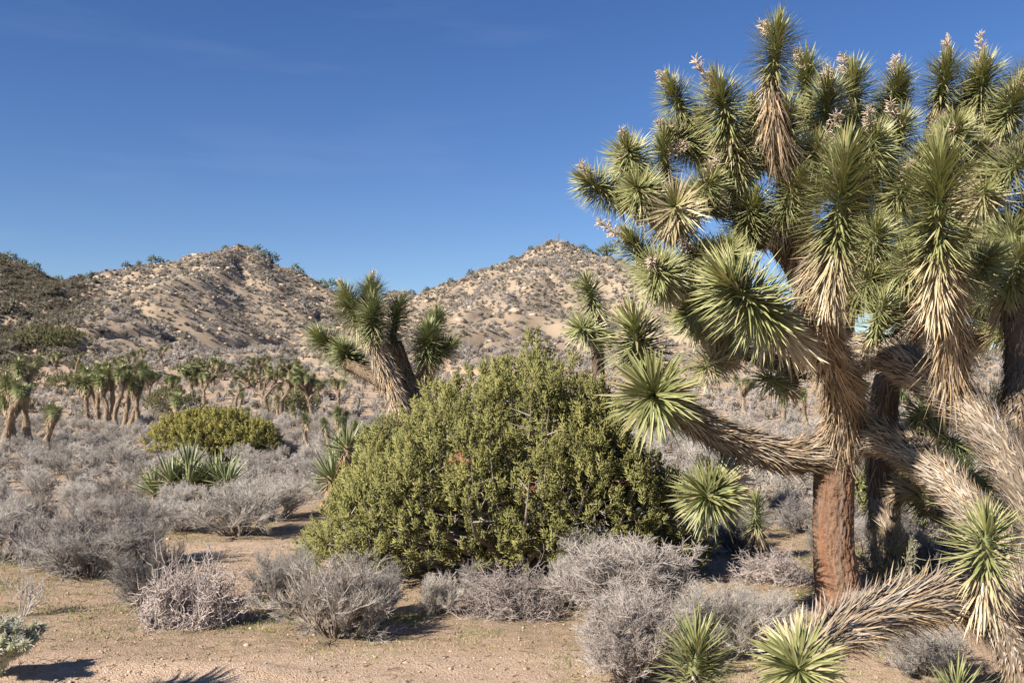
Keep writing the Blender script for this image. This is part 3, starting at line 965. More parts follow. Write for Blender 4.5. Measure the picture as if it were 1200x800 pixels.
# left edge group
J(4, 33, 96, 'crooked Joshua tree at the brush field edge with thick low arms', GJ, 801, 2, .25, 2, 1.0, .17, .7, .5)
J(40, 33.5, 118, 'tall forked Joshua tree with a lone high head beside the crooked one', GJ, 802, 1, -.1, 2, 1.1, .15, .5, .62)
J(22, 35, 70, 'low broken Joshua tree between the crooked one and the tall forked one', GJ, 803, 1, -.2, 2, 1.0, .15, .8, .5)
J(52, 32, 60, 'short Joshua tree with a leaning head beside the tall forked one', GJ, 804, 1, .25, 2, .9, .13, .6, .6)
# dense grove of straight pale trunks
for k, (px, Y, h, ln, lv) in enumerate([(110, 47, 68, -.22, 1), (120, 48, 70, -.1, 1), (125, 46.5, 74, -.08, 1), (132, 48.5, 82, 0, 1), (142, 46.5, 76, .02, 1),
                                        (152, 48, 80, .05, 1), (163, 48, 66, -.05, 1), (116, 49.5, 76, -.2, 1), (146, 49.5, 84, .1, 1)]):
    J(px, Y, h, 'straight pale-trunked Joshua tree in the tight grove behind the brush', 'grove of straight Joshua trees', 810 + k, 1 + k % 2, ln, 2, 1.25, .15, .5, .58)
J(209, 44, 52, 'small Y-forked Joshua tree standing alone behind the round juniper', GJ, 830, 1, -.1, 2, 1.15, .15, .65, .45)
J(330, 56, 84, 'full-crowned Joshua tree with stout reddish trunk and many heads', GJ, 831, 4, .0, 2, .8, .18, .95, .3)
J(312, 59, 76, 'full-crowned darker Joshua tree beside the one with stout reddish trunk', GJ, 832, 4, .0, 2, .8, .15, .95, .3)
J(282, 63, 64, 'leaning Joshua tree with dark trunk and small crown of many heads', GJ, 833, 4, -.25, 2, .75, .15, .95, .32)
J(360, 55, 60, 'Joshua tree with low loose crown beside the stout reddish-trunked one', GJ, 834, 3, .1, 2, .9, .15, .65, .45)
for k, (px, Y, h) in enumerate([(283, 57, 36), (326, 53, 34), (291, 52, 20), (274, 50, 22), (344, 50, 26)]):
    J(px, Y, h, 'young unbranched green Joshua plant at the foot of full-crowned Joshua trees', 'young unbranched Joshua plants in the field', 840 + k, 0, 0, 2, .95, .12, name='young_joshua_plant')
for k, (px, Y, h, ln) in enumerate([(372, 30, 60, -.3), (388, 27, 62, -.15), (407, 25, 70, -.1), (418, 26, 56, .1), (398, 29, 66, .0)]):
    J(px, Y, h, 'thin-stemmed small Joshua tree beside the dark-headed one behind the juniper', 'thin Joshua trees beside the dark-headed one', 850 + k, 0 if k < 3 else 1, ln, 2, .72, .09, .6, name='joshua_tree')
far = [(64, 95, 36, 3), (88, 98, 34, 3), (114, 92, 30, 2), (140, 84, 48, 3), (166, 100, 34, 2), (190, 108, 26, 2), (224, 76, 44, 4), (250, 88, 40, 3), (240, 70, 42, 3),
       (205, 70, 36, 3), (175, 72, 40, 3), (305, 85, 44, 3), (345, 74, 50, 3), (372, 70, 46, 3), (395, 66, 40, 2), (30, 75, 40, 2), (920, 46, 44, 0), (945, 50, 46, 1), (560, 62, 40, 2), (868, 60, 46, 2), (1080, 40, 70, 2), (1010, 55, 50, 2)]
for k, (px, Y, h, lv) in enumerate(far):
    J(px, Y, h, 'distant small Joshua tree where the flat meets the hillside' if Y > 62 else 'slim distant Joshua tree in the brush beyond the bark trunk',
      'distant Joshua trees' if Y > 62 else 'slim Joshua trees beyond the bark trunk', 870 + k, lv, rng.uniform(-.15, .15), 2, .95, .14, .65, .42 if lv > 1 else .6)

# ------------------------------------------------------------------ junipers
def spray_set(seed, k=6, n=46, L=.15, tw=.0065):
    """branchlets of scale-leaf cords, built once and copied into crowns"""
    out = []
    for q in range(k):
        r = np.random.default_rng(seed + q)
        mb = MB()
        st = 5
        cs, ce, rr = [], [], []
        for i in range(st):                      # main twig + side shoots
            p0 = np.array([0, 0, L * .2 * i]); d = nrm(np.array([[r.normal(0, .25), r.normal(0, .25), 1]]))[0]
            m = n // st
            az = r.uniform(0, 6.28, m); sp = r.uniform(.35, 1.0, m)
            D = nrm(np.stack([np.cos(az) * sp, np.sin(az) * sp, np.ones(m) * .9], -1))
            P = p0 + D * r.uniform(0, .03, (m, 1))
            E = P + D * (L * r.uniform(.22, .42, (m, 1)))
            cs.append(P); ce.append(E)
        P, E = np.concatenate(cs), np.concatenate(ce)
        s = nrm(np.cross(E - P, r.normal(size=P.shape))); t = nrm(np.cross(E - P, s))
        V = np.stack([P + s * tw, P - s * tw * .5 + t * tw, P - s * tw * .5 - t * tw, E], 1)
        V[:, :3] += (E - P)[:, None] * .25       # cords are thickest above their foot
        sh = r.uniform(.75, 1.25, (len(P), 1, 1))
        kk = r.uniform(0, 1, (len(P), 1, 1))
        C = (np.array([.125, .122, .034]) * (1 - kk) + np.array([.215, .202, .068]) * kk) * sh
        C = np.broadcast_to(C, V.shape)
        T = np.concatenate([(np.arange(len(P)) * 4)[:, None] + np.array([f]) for f in ([0, 1, 3], [1, 2, 3], [2, 0, 3])])
        out.append((V.reshape(-1, 3), C.reshape(-1, 3), T))
    return out


SPRAY = spray_set(50, 6, 37, .14, .0064)
SPRAY_LO = [(v_, c_ * np.array([.8, .84, .8]), t_) for v_, c_, t_ in spray_set(80, 5, 18, .15, .014)]

SPRAY_MID = [(v_, c_ * np.array([1.15, 1.08, .8]), t_) for v_, c_, t_ in spray_set(120, 5, 28, .15, .009)]
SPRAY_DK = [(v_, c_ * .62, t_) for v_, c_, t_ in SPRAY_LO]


def put_sprays(mb, P, D, sc, lib, r, tint=None):
    idx = r.integers(0, len(lib), len(P))
    for k in range(len(lib)):
        sel = np.where(idx == k)[0]
        if not len(sel): continue
        V, C, T = lib[k]
        d = nrm(D[sel]); s = nrm(np.cross(d, rdir(len(sel), r))); t = np.cross(d, s)
        W = P[sel][:, None] + (V[None, :, 0:1] * s[:, None] + V[None, :, 1:2] * t[:, None] + V[None, :, 2:3] * d[:, None]) * sc[sel][:, None, None]
        CC = np.repeat(C[None], len(sel), 0)
        if tint is not None: CC = CC * tint[sel][:, None, :]
        n = len(V)
        TT = (T[None] + (np.arange(len(sel)) * n)[:, None, None]).reshape(-1, 3)
        mb.add(W.reshape(-1, 3), CC.reshape(-1, 3), None, TT)


def juniper(label, base, top, half_w, half_d, n_plume, per, lib, seed, sc=1.0, name='juniper', group=None, pr=.36, skirt=.15, limbs=True, red=0, twigs=0, cat='tree'):
    """top(x) = crown height at offset x from the base; crown of many upright plumes of foliage"""
    r = np.random.default_rng(seed)
    o = thing(name, label, cat, base, group)
    crown, wood = MB(), MB()
    Pl = []
    tries = 0
    while len(Pl) < n_plume and tries < 20000:
        tries += 1
        x, y = r.uniform(-half_w, half_w), r.uniform(-half_d, half_d)
        dep = y / half_d
        if abs(dep) > 1 or (x / half_w) ** 2 + dep ** 2 > 1: continue
        if any((x - q[0]) ** 2 + (y - q[1]) ** 2 < (pr * .52) ** 2 for q in Pl): continue
        zt = top(x) * (1 - .42 * dep ** 2 - .08 * abs(dep)) * r.uniform(.88, 1.03)
        Pl.append((x, y, max(zt, .3)))
    for x, y, zt in Pl:
        R = pr * r.uniform(.75, 1.2)
        m = int(per * r.uniform(.8, 1.2) * (.35 + .65 * zt / top(0)))
        u = r.uniform(0, 1, m) ** .75                      # 0 foot, 1 tip
        z0 = zt * skirt
        az = r.uniform(0, 6.28, m)
        prof = np.sin(np.pi * np.clip(u * .86 + .12, 0, 1)) ** .75
        lump = 1 + .25 * np.sin(3 * az + x * 9) * np.sin(9 * u + y * 7)
        rr = R * prof * lump * r.uniform(.72, 1.05, m)
        lean = np.array([x / half_w * .16, y / half_d * .16]) * zt
        P = np.stack([x + np.cos(az) * rr + lean[0] * u, y + np.sin(az) * rr + lean[1] * u, z0 + (zt - z0) * u], -1)
        D = np.stack([np.cos(az) * (1.05 - u * .7), np.sin(az) * (1.05 - u * .7), .35 + u * .9], -1) + r.normal(0, .25, (m, 3))
        tint = r.uniform(.8, 1.2, (m, 1)) * np.array([[1, 1, 1.]])
        put_sprays(crown, P, D, sc * r.uniform(.75, 1.25, m), lib, r, tint)
        if limbs:
            f = np.array([r.normal(0, .12), r.normal(0, .12), -.05])
            k = np.array([x * .45 + r.normal(0, .1), y * .45, zt * .28])
            e = np.array([x + lean[0] * .8, y + lean[1] * .8, zt * .88])
            mid = np.array([x * .9, y * .9, zt * .5])
            pp, ra = smooth_path([f, k, mid, e], [.05, .034, .016, .003], .12)
            tube(wood, pp, ra, 6, (.28, .235, .20), rough=.1, seed=int(r.integers(1e6)))
            for q in range(7):
                i = int(r.integers(len(pp) // 3, len(pp) - 1)); dd = nrm(np.array([[r.normal(), r.normal(), .35]]))[0]
                pe = pp[i] + dd * R * .9
                segs(wood, pp[i][None], pe[None], .011, .004, np.array([.30, .25, .215]), np.array([.33, .28, .24]))
    for q in range(red):                                   # sprays that died back to rust red
        x, y, zt = Pl[int(r.integers(0, len(Pl)))]
        c = np.array([x + r.normal(0, .1), y - pr * .9, zt * r.uniform(.45, .85)])
        P = c + r.normal(0, .035, (9, 3)); D = rdir(9, r) + [0, -.6, .4]
        put_sprays(crown, P, D, np.full(9, .6), lib, r, np.tile([[1.7, .85, 1.3]], (9, 1)))
    if twigs:                                              # bare grey twigs showing through the foliage
        i = r.integers(0, len(Pl), twigs)
        B = np.array([[Pl[q][0], Pl[q][1], Pl[q][2] * r.uniform(.15, .8)] for q in i]); B += rdir(twigs, r) * pr * .6
        for s in range(3):
            E = B + nrm(rdir(twigs, r) + np.array([0, -.5, .1])) * .09
            segs(wood, B, E, .005 - .001 * s, .004 - .001 * s, np.array([.40, .35, .32]), np.array([.44, .39, .36])); B = E
    crown.obj('crown', M_JUN, o)
    if limbs: wood.obj('trunk', M_DEAD, o, True)
    GREEN.append((base[0], base[1], half_w * .9))
    return o


JY = 10.3
jbase = ground_at(592, JY)
prof_px = np.array([[350, 640], [372, 600], [400, 545], [430, 505], [460, 482], [500, 448], [540, 432], [575, 420], [598, 408], [612, 384], [628, 400], [650, 418],
                    [680, 438], [705, 462], [730, 500], [760, 535], [785, 560], [800, 640]], float)
px_x = (prof_px[:, 0] - 600) / FPX * JY - jbase[0]
px_z = np.array([at(p[0], p[1], JY)[2] for p in prof_px]) - jbase[2]
juniper('large spreading olive green juniper with dense knobbly foliage beside bare ground', jbase,
        lambda x: float(np.interp(x * (1.2 if x < 0 else 1.07), px_x, px_z)), 1.86, 1.2, 128, 68, SPRAY, 21, 1.0, pr=.27, skirt=.10, red=16, twigs=700)
g2 = ground_at(258, 29.5)
w2 = 145 / FPX * 29.5 / 2
juniper('round low yellowish green juniper in the grey brush field behind yuccas', g2, lambda x: 1.5 * (1 - .55 * (x / w2) ** 2 - .12 * x / w2), w2 * .94, 1.4, 54, 46, SPRAY_MID, 22, 1.45, pr=.40, skirt=.08, twigs=60)
for k, (px, Y, wp, hp, lab) in enumerate([
        (200, 62, 60, 34, 'dark green juniper between grove and full-crowned Joshua trees'), (347, 62, 50, 32, 'brownish olive juniper beside the loose low-crowned Joshua tree'),
        (240, 100, 60, 22, 'wide olive bush at the hill foot behind Joshua trees'), (95, 84, 70, 20, 'long dark olive bush above the Joshua grove'),
        (20, 84, 60, 34, 'dark rounded bush near the foot of the shaded slope'), (15, 62, 44, 24, 'rust-tinged bush behind the crooked Joshua tree'),
        (60, 120, 70, 30, 'dense dark bush on the shaded lower slope'), (250, 52, 50, 16, 'low olive bush in the brush in front of full-crowned Joshua trees'),
        (1075, 14, 110, 90, 'olive green bush behind the shaggy shaded Joshua tree')]):
    g = ground_at(px, Y); w = wp / FPX * Y / 2; h = hp / FPX * Y
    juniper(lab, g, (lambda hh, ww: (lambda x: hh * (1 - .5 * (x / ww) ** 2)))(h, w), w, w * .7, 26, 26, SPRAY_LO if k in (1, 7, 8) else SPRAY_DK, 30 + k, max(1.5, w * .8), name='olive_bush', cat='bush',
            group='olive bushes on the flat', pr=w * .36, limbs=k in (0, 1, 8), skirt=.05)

# trees and bushes on the hill skyline
RT = []
for k in range(5):
    mb = MB(); r = np.random.default_rng(60 + k)
    n = 60
    d = rdir(n, r); d[:, 2] = np.abs(d[:, 2])
    P = d * np.array([.42, .42, .72]) * (1 + .3 * np.sin(4 * np.arctan2(d[:, 1], d[:, 0]) + k))[:, None] * r.uniform(.6, 1, (n, 1)) + [0, 0, .22]
    put_sprays(mb, P, d + [0, 0, .4], np.full(n, 1.7), SPRAY_LO, r, np.tile([[.75, .85, 1.0]], (n, 1)) * r.uniform(.8, 1.2, (n, 1)))
    tube(mb, np.array([[0, 0, -.1], [.02, 0, .25], [0, 0, .5]]), np.array([.05, .04, .02]), 5, (.2, .16, .13))
    RT.append(mb.mesh('foliage', M_JUN))


def ridge_y(px):
    """distance at which the terrain stands highest in the photo column"""
    Y = np.linspace(120, 320, 400); X = (px - 600) / FPX * Y
    e = (ground_z(X, Y) - CAM[2]) / Y
    return float(Y[e.argmax()])


for px, hp in [(716, 17), (708, 10), (388, 13), (376, 9), (300, 10), (318, 12), (309, 9), (345, 9), (352, 7), (177, 10), (160, 7), (145, 8), (185, 7), (38, 11), (66, 9), (22, 10), (100, 8), (8, 12), (551, 8), (528, 7),
               (622, 6), (684, 8), (692, 7), (500, 6), (482, 7), (262, 6), (425, 7), (600, 6)]:
    Y = ridge_y(px) - 1.0
    p = ground_at(px, Y)
    o = link('ridge_tree', RT[int(rng.integers(0, 5))], None, p)
    s = hp / FPX * Y
    o.scale = (s * rng.uniform(1.0, 1.6), s * 1.2, s); o.rotation_euler.z = rng.uniform(0, 6)
    tag(o, 'small dark juniper on the hill skyline' if hp < 15 else 'largest dark round juniper on the skyline beside the pointed hilltop', 'tree', 'junipers along the hill skyline' if hp < 15 else None)
Y = ridge_y(655); p = ground_at(655, Y)
mb = MB(); segs(mb, np.array([[0, 0, -.2]]), np.array([[0, 0, 1.9]]), .12, .1, np.array([.2, .17, .14]), np.array([.2, .17, .14]))
segs(mb, np.array([[-.5, 0, 1.2]]), np.array([[.5, 0, 1.35]]), .09, .09, np.array([.2, .17, .14]), np.array([.2, .17, .14]))
segs(mb, np.array([[0, 0, 1.5]]), np.array([[.3, 0, 2.3]]), .09, .05, np.array([.2, .17, .14]), np.array([.2, .17, .14]))
tag(mb.obj('dead_snag', M_DEAD, None, loc=p), 'tiny dead snag standing on the pointed hilltop', 'snag')

# ------------------------------------------------------------------ Mojave yuccas
def yucca_clump(label, heads, Y, L=.62, seed=1):
    px = float(np.mean([h[0] for h in heads]))
    g = ground_at(px, Y)
    o = thing('yucca', label, 'yucca', g, 'broad-leaved yuccas')
    r = np.random.default_rng(seed)
    for k, (hx, hy, lx) in enumerate(heads):
        P = at(hx, hy, Y + r.uniform(-.5, .5)); P[2] = max(P[2], g[2] + .12)
        n, m = 46, 46
        ax = nrm(np.array([[lx, -.15, 1.0]]))[0]
        a, s, t = frame(ax)
        u = (np.arange(n) + .5) / n; az = np.arange(n) * 2.4
        th = np.radians(8 + 88 * u + r.normal(0, 7, n))
        rad = np.cos(az)[:, None] * s + np.sin(az)[:, None] * t
        D = np.cos(th)[:, None] * a + np.sin(th)[:, None] * rad
        kk = r.uniform(0, 1, (n, 1))
        cb = np.array([.15, .18, .075]) * (1 - kk) + np.array([.25, .26, .12]) * kk
        mb = MB()
        blades(mb, P + rad * .04 - a * (u * .12)[:, None], D, L * r.uniform(.75, 1.1, n), .045, cb, cb * 1.1 + .03, a, np.array([0, 0, -.08]) * r.uniform(0, 1, (n, 1)), prof=(.7, 1, .6), fold=.35)
        head = mb.obj('leaf_head', M_LEAF, o, False, P, P - g)
        mb = MB()
        az = r.uniform(0, 6.28, m); rad = np.cos(az)[:, None] * s + np.sin(az)[:, None] * t
        v = r.uniform(0, 1, m)
        D = rad * .5 + np.array([0, 0, -1.0]) + r.normal(0, .2, (m, 3))
        c = np.array([.36, .235, .15]) * r.uniform(.5, 1.15, (m, 1))
        hh = max(.15, P[2] - g[2])
        blades(mb, P - a * .08 - np.array([0, 0, 1]) * (v * hh * .6)[:, None] + rad * .07, D, np.minimum(L * .75, hh * .8) * r.uniform(.7, 1.1, m), .035, c, c * 1.1, rad, sect=(0, .5), prof=(1, .8))
        tube(mb, np.array([[P[0], P[1], g[2] - .1], P - [0, 0, .02]]), np.array([.09, .07]), 8, (.2, .14, .09))
        mb.obj('dead_leaf_skirt', M_DEAD, o, False, P, P - g)
    GREEN.append((g[0], g[1], .8))


yucca_clump('clump of broad-leaved yuccas with brown skirts in front of the round juniper',
            [(180, 572, -.25), (200, 560, -.1), (212, 568, 0), (222, 566, .1), (240, 563, .2), (255, 558, .1), (268, 562, .3), (222, 545, 0)], 17.2, .52, 5)
yucca_clump('broad-leaved yucca pair behind the flank of the large juniper beside the sandy path', [(388, 556, -.2), (400, 535, .1), (408, 520, .2)], 16.0, .5, 6)

# ------------------------------------------------------------------ cholla at the road edge
cg = ground_at(10, 6.4)
ch = thing('cholla_cactus', 'pale spiny cholla cactus at the road edge beside the shadowed bank', 'cactus', cg)
ch.scale = (1.3, 1.3, 1.25)
r = np.random.default_rng(77)
sp = MB(); nodes = [(np.array([0, 0, -.03]), np.array([0, 0, 1.]), 0)]
cnt = 0
while nodes and cnt < 120:
    P, d, lv = nodes.pop(0)
    L = r.uniform(.07, .095) if lv else .08
    e = P + d * L
    mb = MB()
    pp, rr = smooth_path([P, (P + e) / 2 + r.normal(0, .006, 3), e], [.017, .022, .017], .012)
    tube(mb, pp, rr, 9, (.21, .22, .13), rough=.07, seed=cnt)
    mb.obj('joint', M_CHOLLA, ch, True)
    n = 120
    i = r.integers(0, len(pp), n); rad = rdir(n, r)
    B = pp[i] + rad * .015
    D = nrm(rad + r.normal(0, .45, (n, 3)) + d * .2)
    segs(sp, B, B + D * r.uniform(.016, .03, (n, 1)), .0019, .0008, np.array([.58, .55, .42]), np.array([.68, .65, .52]))
    cnt += 1
    if lv < 5:
        for q in range(3 if lv in (0, 1, 2) else 2):
            a = r.uniform(0, 6.28)
            nodes.append((e - d * .01, nrm(d * .6 + np.array([math.cos(a), math.sin(a), .28]) * r.uniform(.5, .95)), lv + 1))
tag(sp.obj('spines', M_CHOLLA, ch), kind='stuff')

# ------------------------------------------------------------------ hand-placed shrubs of the foreground
TANGLE = shrub_mesh(61, (56, 8, 9), .62, .45, .0055, .32, 1.0, (.38, .32, .29), (.32, .265, .24), fine=.0019, tangle=.36)
VEE = shrub_mesh(62, (30, 5, 7, 11), .62, .62, .009, .55, .5, (.42, .375, .33), (.24, .19, .16), fine=.0013)
SPARSE = shrub_mesh(63, (14, 4, 4), .5, .62, .0055, 1.0, .45, (.46, .42, .38), (.42, .38, .35), fine=.003)
DOME = shrub_mesh(64, (34, 6, 8, 14), .62, .62, .008, .5, .75, (.40, .35, .315), (.27, .22, .19), fine=.0012)
N = NEAR
shrub(N[2], 75, 10.3, 150, 74, 'wide dark grey twiggy shrub behind the bare thin white one')
shrub(N[2], 165, 10.8, 130, 74, 'wide dark grey twiggy shrub behind the tangled pinkish one')
shrub(N[0], 110, 10.0, 130, 58, 'low grey shrub in front of the wide dark pair')
shrub(N[2], 188, 8.5, 110, 86, 'upright dark brown-grey shrub joined to the tangled pinkish one')
shrub(TANGLE, 228, 8.05, 124, 82, 'dead shrub of tangled curling pinkish grey branches', name='dead_shrub')
shrub(VEE, 396, 7.65, 150, 88, 'pale dry shrub with fanned stems in front of the juniper')
shrub(N[0], 335, 8.7, 84, 66, 'small grey shrub beside the pale fanned one')
shrub(N[0], 442, 8.3, 70, 56, 'grey shrub tucked between fanned shrub and juniper')
shrub(N[1], 517, 8.35, 58, 46, 'little upright grey shrub at the juniper foot')
shrub(TANGLE, 600, 8.3, 120, 52, 'heap of dead grey branches under the juniper', name='dead_shrub')
shrub(DOME, 738, 8.0, 200, 92, 'big pale domed twiggy shrub between juniper and bark trunk')
shrub(DOME, 742, 6.35, 140, 96, 'pale twiggy shrub at the road edge before the big domed one')
shrub(N[1], 665, 8.5, 70, 54, 'small pale shrub between dead branch heap and big dome')
shrub(N[1], 838, 6.9, 130, 84, 'pale grey shrub behind the young stemless Joshua plant')
shrub(N[0], 890, 7.6, 90, 52, 'low grey shrub beside the foot of the bark trunk')
shrub(SPARSE, 33, 8.3, 56, 62, 'thin sparse whitish twigs standing alone on bare ground')
shrub(N[1], 282, 13.2, 125, 58, 'broad pale grey shrub at the edge of the sandy path')
shrub(N[0], 212, 13.6, 90, 34, 'grey shrub beside the broad pale one at the path')
shrub(N[0], 5, 10.9, 80, 76, 'dark grey shrub beside the wide dark pair, next to sandy patch')
shrub(N[0], 320, 15.0, 110, 48, 'grey shrub behind the broad pale one, near the yucca pair')
shrub(TANGLE, 905, 9.8, 90, 34, 'low pile of dead twigs between sapling and bark trunk', name='dead_shrub')
shrub(N[1], 690, 9.2, 90, 70, 'pale shrub half hidden behind the big domed one against the juniper')
shrub(N[0], 1075, 6.5, 120, 56, 'grey shrub in the shade below the golden thatched low branch')
shrub(N[1], 1010, 7.4, 90, 50, 'small pale shrub between the bark trunk and the low thatched branch')
shrub(MID[4], 1030, 9.0, 80, 84, 'greenish grey shrub between bark trunk and shaggy shaded Joshua tree')
shrub(N[2], 560, 8.9, 70, 40, 'dark low shrub in the shade beneath the juniper')
hand = [(float(g[0]), float(g[1]), float(g[2])) for g in GREEN]

# ------------------------------------------------------------------ the brush field
r = np.random.default_rng(99)
cells = {}
spots = []
tries = 0
while tries < 42000:
    tries += 1
    Y = math.sqrt(r.uniform(9.5 ** 2, 118 ** 2)) if tries % 3 else r.uniform(9.5, 45)
    x = r.uniform(-.60, .60) * Y
    pxl = 600 + x / Y * FPX
    if Y < 14.2 and pxl < 690: continue
    if Y < 10.8 and pxl < 1000: continue
    if pxl < 690 and Y < 17 and (300 < pxl < 360): continue
    s = r.uniform(.75, 1.25) * (1.0 if Y < 40 else 1.15)
    gap = .84 * s * (1 + .25 * (Y > 40))
    if fbm(x, Y, 2, .12) > .42 and Y < 60: continue
    if any(math.hypot(x - h[0], Y - h[1]) < h[2] * .9 + .3 for h in hand): continue
    cx, cy = int(x // 1.5), int(Y // 1.5)
    if any(math.hypot(x - q[0], Y - q[1]) < gap for i in (-1, 0, 1) for jj in (-1, 0, 1) for q in cells.get((cx + i, cy + jj), ())): continue
    cells.setdefault((cx, cy), []).append((x, Y)); spots.append((x, Y, s))
spots = [q for q in spots if -60 < 600 + q[0] / q[1] * FPX < 1260]
spots.sort(key=lambda q: q[1])
sx, sy = np.array([q[0] for q in spots]), np.array([q[1] for q in spots]); sz = ground_z(sx, sy)
GB = 'grey shrubs of the brush field'
for i, (x, Y, s) in enumerate(spots[:285]):
    k = int(r.choice(5, p=[.27, .22, .24, .2, .07]))
    me = MID[k] if Y > 16 else (N[int(r.integers(0, 3))] if k != 4 else MID[4])
    o = link('desert_shrub', me, None, (x, Y, sz[i] - .01))
    o.scale = (s, s * r.uniform(.85, 1.1), s * r.uniform(.75, 1.2)); o.rotation_euler.z = r.uniform(0, 6.28)
    px_ = 600 + x / Y * FPX
    zone = 'behind the large bark-trunked Joshua tree' if px_ > 640 else ('between the sandy path and the round juniper' if Y < 27 else 'around the round juniper and the tight grove')
    look = ['mid grey leafless shrub', 'straw-tinted leafless shrub', 'darker purplish grey shrub', 'pale upright leafless shrub', 'greenish grey leafy shrub'][k]
    tag(o, look + ' ' + zone, 'shrub', look + 's ' + zone)
    if Y < 30: GREEN.append((x, Y, s * .5))


def scatter(name, pts_, scl, idx, meshes, label, cat, tilt=None, zs=None):
    """one mass nobody could count: shapes instanced on points"""
    col = bpy.data.collections.new(name + '_shapes')
    for i, m in enumerate(meshes):
        col.objects.link(bpy.data.objects.new('%s_shape_%d' % (name, i), m))
    me = bpy.data.meshes.new(name)
    n = len(pts_)
    me.vertices.add(n); me.vertices.foreach_set('co', np.asarray(pts_, np.float32).ravel())
    rr = np.random.default_rng(n)
    for an, typ, v in (('sc', 'FLOAT', scl), ('rz', 'FLOAT', rr.uniform(0, 6.28, n)), ('ix', 'INT', idx)):
        a_ = me.attributes.new(an, typ, 'POINT'); a_.data.foreach_set('value', np.asarray(v, np.float32 if typ == 'FLOAT' else np.int32))
    o = link(name, me)
    ng = bpy.data.node_groups.new(name, 'GeometryNodeTree')
    ng.interface.new_socket('Geometry', in_out='INPUT', socket_type='NodeSocketGeometry')
    ng.interface.new_socket('Geometry', in_out='OUTPUT', socket_type='NodeSocketGeometry')
    gi, go = ng.nodes.new('NodeGroupInput'), ng.nodes.new('NodeGroupOutput')
    iop = ng.nodes.new('GeometryNodeInstanceOnPoints')
    ci = ng.nodes.new('GeometryNodeCollectionInfo'); ci.inputs['Collection'].default_value = col
    ci.inputs['Separate Children'].default_value = True; ci.inputs['Reset Children'].default_value = True
    iop.inputs['Pick Instance'].default_value = True

    def attr(an, typ):
        q = ng.nodes.new('GeometryNodeInputNamedAttribute'); q.data_type = typ; q.inputs['Name'].default_value = an
        return q.outputs['Attribute']
    cx = ng.nodes.new('ShaderNodeCombineXYZ')
    ng.links.new(attr('rz', 'FLOAT'), cx.inputs[2])
    ng.links.new(gi.outputs[0], iop.inputs['Points']); ng.links.new(ci.outputs[0], iop.inputs['Instance'])
    ng.links.new(attr('ix', 'INT'), iop.inputs['Instance Index']); ng.links.new(cx.outputs[0], iop.inputs['Rotation'])
    ng.links.new(attr('sc', 'FLOAT'), iop.inputs['Scale']); ng.links.new(iop.outputs[0], go.inputs[0])
    md = o.modifiers.new('scatter', 'NODES'); md.node_group = ng
    return tag(o, label, cat, None, 'stuff')


rest = spots[285:]
fy = np.array([q[1] for q in rest])
idx = np.where(fy < 55, r.choice(5, len(rest), p=[.28, .22, .24, .19, .07]), 5 + r.choice(4, len(rest), p=[.4, .35, .17, .08]))
scatter('far_brush', np.stack([sx[285:], sy[285:], sz[285:] - .02], -1), [q[2] for q in rest], idx, MID + FAR,
        'grey desert brush covering the flat below the hills', 'brush')

# hillside shrubs and rocks
n = 170000
hx = r.uniform(-220, 260, n); hy = np.sqrt(r.uniform(104 ** 2, 300 ** 2, n))
ok = np.abs(hx / hy) < .62
hx, hy = hx[ok], hy[ok]
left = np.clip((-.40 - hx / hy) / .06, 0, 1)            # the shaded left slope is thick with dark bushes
dens = np.clip(.62 + .4 * fbm(hx, hy, 3, .04), .62, 1.0) + left * .6
dens *= np.where(hy < 125, 1.5, 1.0)
ok = r.uniform(0, 1, len(hx)) < dens * .85
hx, hy, left = hx[ok], hy[ok], left[ok]
hz = ground_z(hx, hy)
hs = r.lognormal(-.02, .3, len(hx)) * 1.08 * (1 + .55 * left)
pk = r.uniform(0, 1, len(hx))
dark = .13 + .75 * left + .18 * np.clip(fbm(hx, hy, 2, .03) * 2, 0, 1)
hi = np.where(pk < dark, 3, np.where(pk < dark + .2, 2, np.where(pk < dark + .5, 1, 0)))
scatter('hillside_shrubs', np.stack([hx, hy, hz - .03], -1), hs, hi, FAR, 'grey and olive shrubs dotting the hillsides', 'shrubs')
RK = []
for k in range(4):
    rr = np.random.default_rng(200 + k); mb = MB()
    d = rdir(26, rr)
    import bmesh
    bm = bmesh.new()
    for v in d: bm.verts.new(tuple(v * np.array([.55, .45, .35]) * rr.uniform(.8, 1.1)))
    bmesh.ops.convex_hull(bm, input=bm.verts)
    bm.verts.ensure_lookup_table()
    used = [v for v in bm.verts if v.link_faces]
    im = {v: i for i, v in enumerate(used)}
    mb.add([list(v.co) for v in used], (.4, .3, .2), None, [[im[v] for v in f.verts] for f in bm.faces])
    RK.append(mb.mesh('rock', M_ROCK)); bm.free()
n = 22000
kx = r.uniform(-200, 120, n); ky = r.uniform(110, 290, n); kz = ground_z(kx, ky)
w = np.clip(.34 + .75 * fbm(kx, ky, 3, .06) + (kz - 24) / 60, 0, 1)
ok = (r.uniform(0, 1, n) < w) & (np.abs(kx / ky) < .6)
kx, ky, kz = kx[ok], ky[ok], kz[ok]
scatter('hillside_rocks', np.stack([kx, ky, kz], -1), r.lognormal(-.3, .36, len(kx)), r.integers(0, 4, len(kx)), RK, 'pale granite rocks scattered over the hillsides', 'rocks')
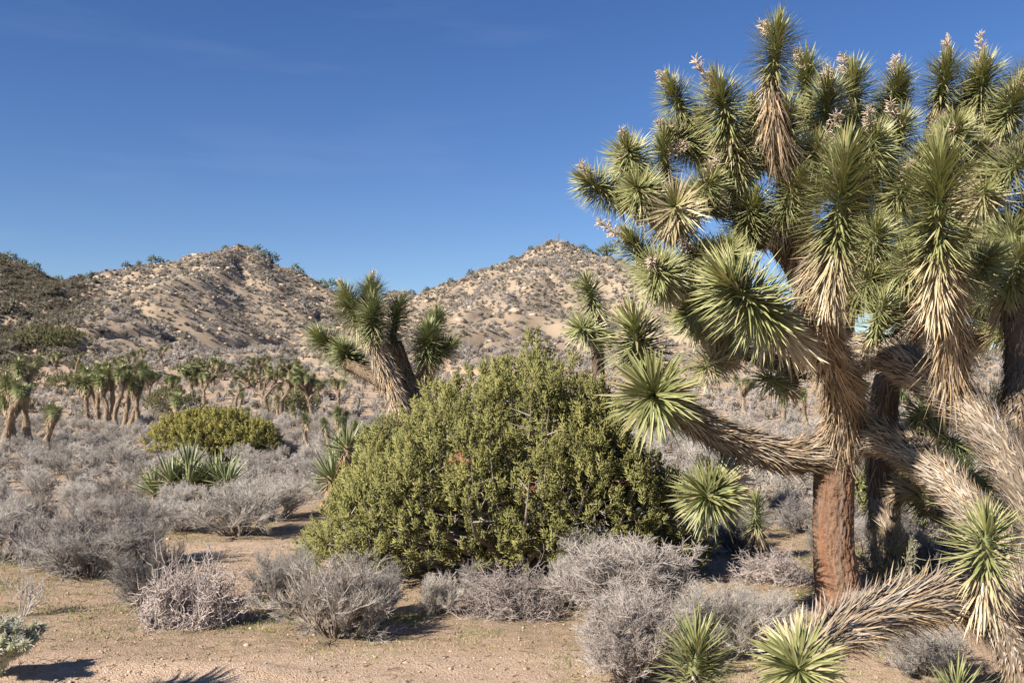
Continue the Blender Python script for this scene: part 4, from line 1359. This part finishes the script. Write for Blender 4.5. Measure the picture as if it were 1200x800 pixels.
# pebbles, litter and thin green growth on the bare ground
n = 9000
gx = r.uniform(-6, 6, n); gy = r.uniform(5.5, 14, n); gzz = ground_z(gx, gy)
scatter('pebbles', np.stack([gx, gy, gzz + .002], -1), r.lognormal(-4.5, .5, n), r.integers(0, 4, n), RK, 'small pale pebbles on the bare sandy ground', 'pebbles')
mb = MB()
ctr = [(g[0], g[1], g[2]) for g in GREEN if g[1] < 14]
for gx0, gy0, rad in ctr:
    n = int(500 + 900 * rad)
    a = r.uniform(0, 6.28, n); q = rad * (.75 + r.normal(0, .22, n))
    X, Y = gx0 + np.cos(a) * q, gy0 + np.sin(a) * q
    ok = fbm(X, Y, 2, 1.2) > .02; X, Y = X[ok], Y[ok]
    m = len(X)
    c = np.array([.10, .15, .03]) * r.uniform(.7, 1.5, (m, 1)) + (r.uniform(0, 1, (m, 1)) < .35) * np.array([.22, .13, .07])
    blades(mb, np.stack([X, Y, ground_z(X, Y) - .003], -1), nrm(r.normal(0, .6, (m, 3)) + [0, 0, 1]), r.uniform(.015, .05, m), .006, c, c * 1.2, rdir(m, r), sect=(0,), prof=(1,))
tag(mb.obj('green_growth', M_JUN), 'thin green grass and sprouts around the shrub feet', 'grass', kind='stuff')
mb = MB()
n = 9500
X, Y = r.uniform(-6.5, 6.5, n), r.uniform(5.6, 14, n)
ok = fbm(X, Y, 3, .9) > -.12; X, Y = X[ok], Y[ok]; m = len(X)
d = r.normal(size=(m, 3)) * [1, 1, .12]; d = nrm(d)
P = np.stack([X, Y, ground_z(X, Y) + .004], -1)
c = np.array([.36, .27, .17]) * r.uniform(.45, 1.25, (m, 1))
segs(mb, P, P + d * r.uniform(.02, .07, (m, 1)), .0035, .002, c, c)
n = 26000
X, Y = r.uniform(-6.5, 6.5, n), r.uniform(7.0, 14, n)
ok = fbm(X, Y, 3, .7) + .25 * np.clip(Y - 7.4, -1, 1) > .12; X, Y = X[ok], Y[ok]; m = len(X)
c = (np.array([.40, .31, .17]) + r.uniform(0, 1, (m, 1)) * np.array([-.18, -.10, -.10])) * r.uniform(.6, 1.15, (m, 1))
blades(mb, np.stack([X, Y, ground_z(X, Y) - .003], -1), nrm(r.normal(0, .8, (m, 3)) + [0, 0, .8]), r.uniform(.012, .045, m), .005, c, c * 1.15, rdir(m, r), sect=(0,), prof=(1,))
tag(mb.obj('dry_litter', M_TWIG), 'dry straw and twig litter lying on the bare ground', 'litter', kind='stuff')

# ------------------------------------------------------------------ ground and hills (after the plants, so that growth gathers at their feet)
cut = int(np.searchsorted(ROWS, 112))
terrain(0, cut + 1, 'ground', M_GROUND)
terrain(cut, len(ROWS), 'hills', M_HILL)
